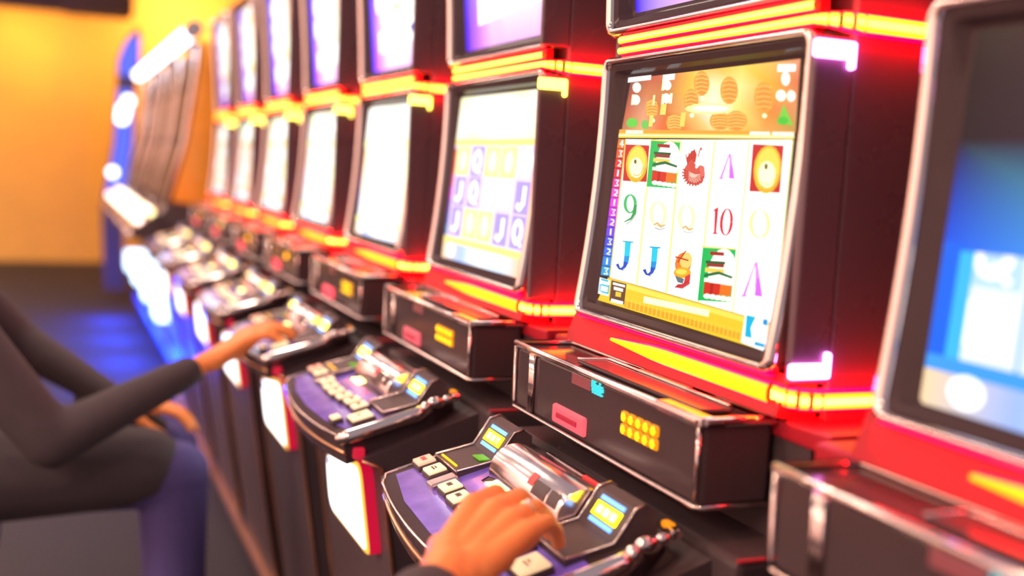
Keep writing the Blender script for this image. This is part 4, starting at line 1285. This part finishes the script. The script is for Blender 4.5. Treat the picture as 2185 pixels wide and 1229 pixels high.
for i in range(4):
    o = fm if i == 0 else copy_tree(fm)
    o.location = (-5.10-.86*i, 0, 0)
    tag(o, FL[i], 'slot machine', 'dark curved slot machines at the far end')
wt = empty('sign_tube', (-6.35, -.085, 1.885)); tag(wt, 'long glowing white tube above the dark curved machines', 'light')
MB().tube([(-1.85, 0, 0), (1.85, 0, 0)], .036, 12).build('tube', M['whitesign'], wt)
for x in (-1.9, 1.9): MB().tube([(x-.06, 0, 0), (x+.06, 0, 0)], .042, 12).build('end_cap', M['chrome'], wt)
for x in (-1.2, 0, 1.2): MB().box(x-.02, x+.02, .03, .12, -.045, .01, .004).build('bracket', M['black'], wt)
sg = empty('sign_column', (-9.0, -.13, 0)); tag(sg, 'tall blue glowing sign column at the far end of the row', 'sign')
PR = [(-.16, .10), (-.19, .80), (-.10, 1.35), (-.075, 2.05), (-.02, 2.20), (.06, 2.32), (.10, 2.30), (.10, 2.0), (.055, 1.75), (.06, 1.35), (-.02, .80), (.0, .10)]
MB().prism([(-.10, y, z) for y, z in PR], (.2, 0, 0)).build('housing', M['black'], sg)
MB().prism([(.10, y, z) for y, z in [(-.07, 1.92), (-.065, 2.05), (-.02, 2.18), (.055, 2.26), (.09, 2.24), (.085, 1.98), (.0, 1.90)]], (.02, 0, 0)).build('sign_top', M['bluesign'], sg, 'blue lit top panel')
MB().prism([(.10, y, z) for y, z in [(-.17, .82), (-.09, 1.35), (-.07, 1.80), (.03, 1.80), (.04, 1.36), (-.03, .84)]], (.02, 0, 0)).build('sign_strip', M['bluesign'], sg, 'blue lit strip')
for (y, z, r) in ((-.03, 1.62, .055), (.005, 1.70, .045), (-.11, 1.10, .04), (-.04, 1.56, .05)):
    MB().sphere((.13, y, z), r, 10, 0, (.4, 1, 1)).build('bulb', M['whitesign'], sg)

# ------------------------------------------------------------------ people
def remeshed(name, mb, mt, voxel, smooth=6):
    me = mb.mesh(name, mt); o = bpy.data.objects.new(name, me); COL.objects.link(o)
    r = o.modifiers.new('r', 'REMESH'); r.mode = 'VOXEL'; r.voxel_size = voxel; r.use_smooth_shade = True
    s = o.modifiers.new('s', 'SMOOTH'); s.iterations = smooth; s.factor = 0.5
    dg = bpy.context.evaluated_depsgraph_get(); dg.update()
    nm = bpy.data.meshes.new_from_object(o.evaluated_get(dg)); o.modifiers.clear(); o.data = nm
    nm.materials.clear(); nm.materials.append(mt)
    for p in nm.polygons: p.use_smooth = True
    return o
def hand(b, W, d, s, up, k=1.0, curl=1.0, arm=None):
    """right hand, palm down: W wrist, d towards the knuckles, s towards the little finger."""
    W = Vector(W); d = Vector(d).normalized(); s = Vector(s); s = (s-d*s.dot(d)).normalized(); u = Vector(up); 
    J = {}
    def P(f, q, h): return W + d*f*k + s*q*k + u*h*k
    spec = [('index', -.030, .088, .0100, (.043, .027, .020)), ('middle', -.009, .092, .0104, (.047, .030, .021)), ('ring', .012, .087, .0098, (.043, .028, .020)), ('little', .032, .078, .0088, (.034, .021, .018))]
    for nm, q, f, r, L in spec:
        base = P(.012, q*.55, .0); mcp = P(f, q, .012)
        b.capsule(base, .016*k, mcp, r*1.22*k)
        pos = mcp; ang = -0.18*curl; Js = [mcp]
        for i, l in enumerate(L):
            nxt = pos + (d*math.cos(ang) + u*math.sin(ang) + s*(q*1.2))*l*k
            b.capsule(pos, r*(1.08-.1*i)*k, nxt, r*(.98-.1*i)*k)
            pos = nxt; Js.append(pos); ang -= (0.62, 0.52, 0)[i]*curl
        J[nm] = Js
    for q0, q1 in ((-.026, -.006), (-.008, .010), (.010, .028)): b.capsule(P(.030, q0*.8, .001), .0135*k, P(.074, q1, .003), .012*k)
    for q0, q1 in ((-.028, -.009), (-.009, .012), (.012, .031)): b.capsule(P(.080, q0, .006), .0112*k, P(.082, q1, .006), .0108*k)
    b.capsule(P(.02, -.014, -.004), .017*k, P(.05, .018, -.006), .014*k)
    t0 = P(.020, -.022, -.006); t1 = P(.050, -.044, -.018); t2 = P(.080, -.046, -.032); t3 = P(.102, -.036, -.044)
    b.capsule(t0, .0165*k, t1, .0135*k); b.capsule(t1, .0122*k, t2, .0110*k); b.capsule(t2, .0108*k, t3, .0088*k)
    b.capsule(P(-.005, 0, -.002)+s*.008*k, .0205*k, P(.022, .012, 0), .019*k); b.capsule(P(-.005, 0, -.002)-s*.008*k, .0205*k, P(.022, -.014, 0), .018*k)
    J['thumb'] = [t0, t1, t2, t3]
    return J
# the near player: only forearm and hand come into view
b = MB()
W1 = Vector((.268, -.352, .924)); D1 = Vector((-.60, .73, .17)); S1 = Vector((.72, .62, -.14)); U1 = Vector((.14, -.14, .97)).normalized()
J1 = hand(b, W1, D1, S1, U1, 1.10, .95)
A1 = W1 + Vector((.16, -.16, -.085)); M1 = W1.lerp(A1, .4)
b.capsule(W1 + Vector((.003, -.004, 0)), .0245, M1, .031); b.capsule(M1, .031, A1, .042)
near = remeshed('person', b, M['skin'], .0026, 5)
tag(near, 'person playing the nearest machine, bare right hand wearing a ring above the deck', 'person')
b = MB(); c0 = W1.lerp(A1, .24)
b.capsule(c0, .043, A1 + Vector((.03, -.03, -.02)), .058)
sl = remeshed('sleeve', b, M['coat'], .006, 3); sl.parent = near; sl['label'] = 'black coat sleeve'
rj = J1['ring']; rc = rj[0].lerp(rj[1], .55); ax = (rj[1]-rj[0]).normalized(); uu = ax.cross(Vector((0, 0, 1))).normalized(); vv = uu.cross(ax)
MB().tube([rc + (uu*math.cos(a)+vv*math.sin(a))*.0112 for a in [2*math.pi*i/20 for i in range(20)]], .0016, 6, True).sphere(rc + vv*.0125 + uu*.002, .0036, 8, 1).build('ring', [M['gold'], M['stone']], near, 'gold ring with a pale stone')

# the second player, seated at the third machine
b = MB()
W2 = Vector((-1.265, -.375, .854)); D2 = Vector((-.05, .90, .42)); S2 = Vector((.99, .05, -.05)); U2 = Vector((0, -.42, .90)).normalized()
J2 = hand(b, W2, D2, S2, U2, 1.12, .9)
sh_r = Vector((-1.28, -.99, 1.07)); el_r = Vector((-1.20, -.70, .70)); sh_l = Vector((-1.64, -1.00, 1.07)); el_l = Vector((-1.74, -.78, .82)); wr_l = Vector((-1.52, -.54, .70))
hip = Vector((-1.46, -1.00, .60)); neck = Vector((-1.46, -1.00, 1.13)); head = Vector((-1.46, -.97, 1.30))
b.capsule(W2, .022, el_r, .038); b.capsule(el_r, .042, sh_r, .052)
b.capsule(wr_l, .024, el_l, .036); b.capsule(el_l, .040, sh_l, .052)
hand(b, wr_l, Vector((.35, .9, -.1)), Vector((-.9, .35, 0)), Vector((0, 0, 1)), 1.0, .8)
b.capsule(hip, .13, hip + Vector((0, 0, .22)), .12); b.capsule(hip + Vector((0, 0, .22)), .12, neck - Vector((0, 0, .10)), .13)
b.capsule(sh_r, .06, sh_l, .06); b.capsule(neck - Vector((0, 0, .05)), .055, head - Vector((0, 0, .06)), .052)
b.sphere(head, .095, 18, 0, (.80, 1.0, 1.22)); b.capsule(head + Vector((0, .055, -.06)), .048, head + Vector((0, .066, -.085)), .036)
b.capsule(head + Vector((0, .09, .01)), .011, head + Vector((0, .112, -.022)), .015)
for sx in (-1, 1): b.sphere(head + Vector((sx*.079, -.005, -.01)), .024, 10, 0, (.35, .8, 1.2))
b.capsule(head + Vector((-.02, .094, -.056)), .008, head + Vector((.02, .094, -.056)), .008)
for sx in (-1, 1):
    hp = hip + Vector((sx*.09, .02, 0)); kn = Vector((-1.46+sx*.10, -.44, .575)); an = Vector((-1.46+sx*.11, -.43, .19))
    b.capsule(hp, .085, kn, .060); b.capsule(kn, .058, an, .042); b.capsule(an + Vector((0, -.02, -.05)), .040, an + Vector((0, .16, -.075)), .034)
p2 = remeshed('person', b, M['skin'], .0055, 5)
tag(p2, 'person seated at the third machine, dark coat, blue jeans, hand on the deck edge', 'person')
b = MB()
Wc = W2.lerp(el_r, .16)
b.capsule(Wc, .036, el_r, .056); b.capsule(el_r, .058, sh_r, .074); b.capsule(wr_l.lerp(el_l, .15), .036, el_l, .056); b.capsule(el_l, .058, sh_l, .074)
b.capsule(sh_r, .085, sh_l, .085); b.capsule(hip + Vector((0, 0, -.02)), .165, hip + Vector((0, 0, .22)), .155); b.capsule(hip + Vector((0, 0, .22)), .155, neck - Vector((0, 0, .13)), .155)
b.capsule(hip + Vector((.10, .04, 0)), .12, hip + Vector((.10, .49, -.005)), .092); b.capsule(hip + Vector((-.10, .04, 0)), .12, hip + Vector((-.10, .49, -.005)), .092)
ct = remeshed('coat', b, M['coat'], .012, 5); ct.parent = p2; ct['label'] = 'long dark coat'
b = MB()
for sx in (-1, 1):
    hp = hip + Vector((sx*.09, .02, 0)); kn = Vector((-1.46+sx*.10, -.44, .575)); an = Vector((-1.46+sx*.11, -.43, .23))
    b.capsule(hp, .105, kn, .078); b.capsule(kn, .076, an, .062)
jn = remeshed('jeans', b, M['jeans'], .010, 4); jn.parent = p2; jn['label'] = 'blue jeans'
b = MB().sphere(head + Vector((0, -.014, .018)), .103, 18, 0, (.86, 1.0, 1.22)); b.capsule(head + Vector((0, -.06, -.03)), .07, head + Vector((0, -.07, -.10)), .05)
hr = b.build('hair', M['hair'], p2, 'short dark hair')
# trim the hair away from the face
me = hr.data; bm = bmesh.new(); bm.from_mesh(me)
bmesh.ops.delete(bm, geom=[v for v in bm.verts if v.co.y > head.y + .035 and v.co.z < head.z + .062], context='VERTS'); bm.to_mesh(me); bm.free()
for sx in (-1, 1):
    MB().sphere(head + Vector((sx*.032, .083, .012)), .011, 10).build('eye', M['eye'], p2)
    an = Vector((-1.46+sx*.11, -.43, .19))
    MB().capsule(an + Vector((0, -.03, -.075)), .050, an + Vector((0, .17, -.10)), .042).build('shoe', M['coat'], p2, 'dark shoe')
st = empty('stool', (-1.46, -1.02, 0)); tag(st, 'dark padded stool under the seated person in the dark coat', 'stool')
b = MB().box(-.22, .22, -.21, .21, .36, .42, .025); b.build('seat', M['seat'], st)
MB().tube([(0, 0, .02), (0, 0, .36)], .035, 12).build('post', M['chrome'], st)
MB().loops([[(r*math.cos(a), r*math.sin(a), z) for a in [2*math.pi*i/20 for i in range(20)]] for r, z in ((.25, 0), (.25, .015), (.06, .04))], 0, False, True).build('foot', M['chrome'], st)
MB().tube([(.17*math.cos(a), .17*math.sin(a), .2) for a in [2*math.pi*i/24 for i in range(24)]], .009, 6, True).build('foot_ring', M['chrome'], st)
MB().box(-.21, .21, -.24, -.19, .42, .78, .02).build('backrest', M['seat'], st)
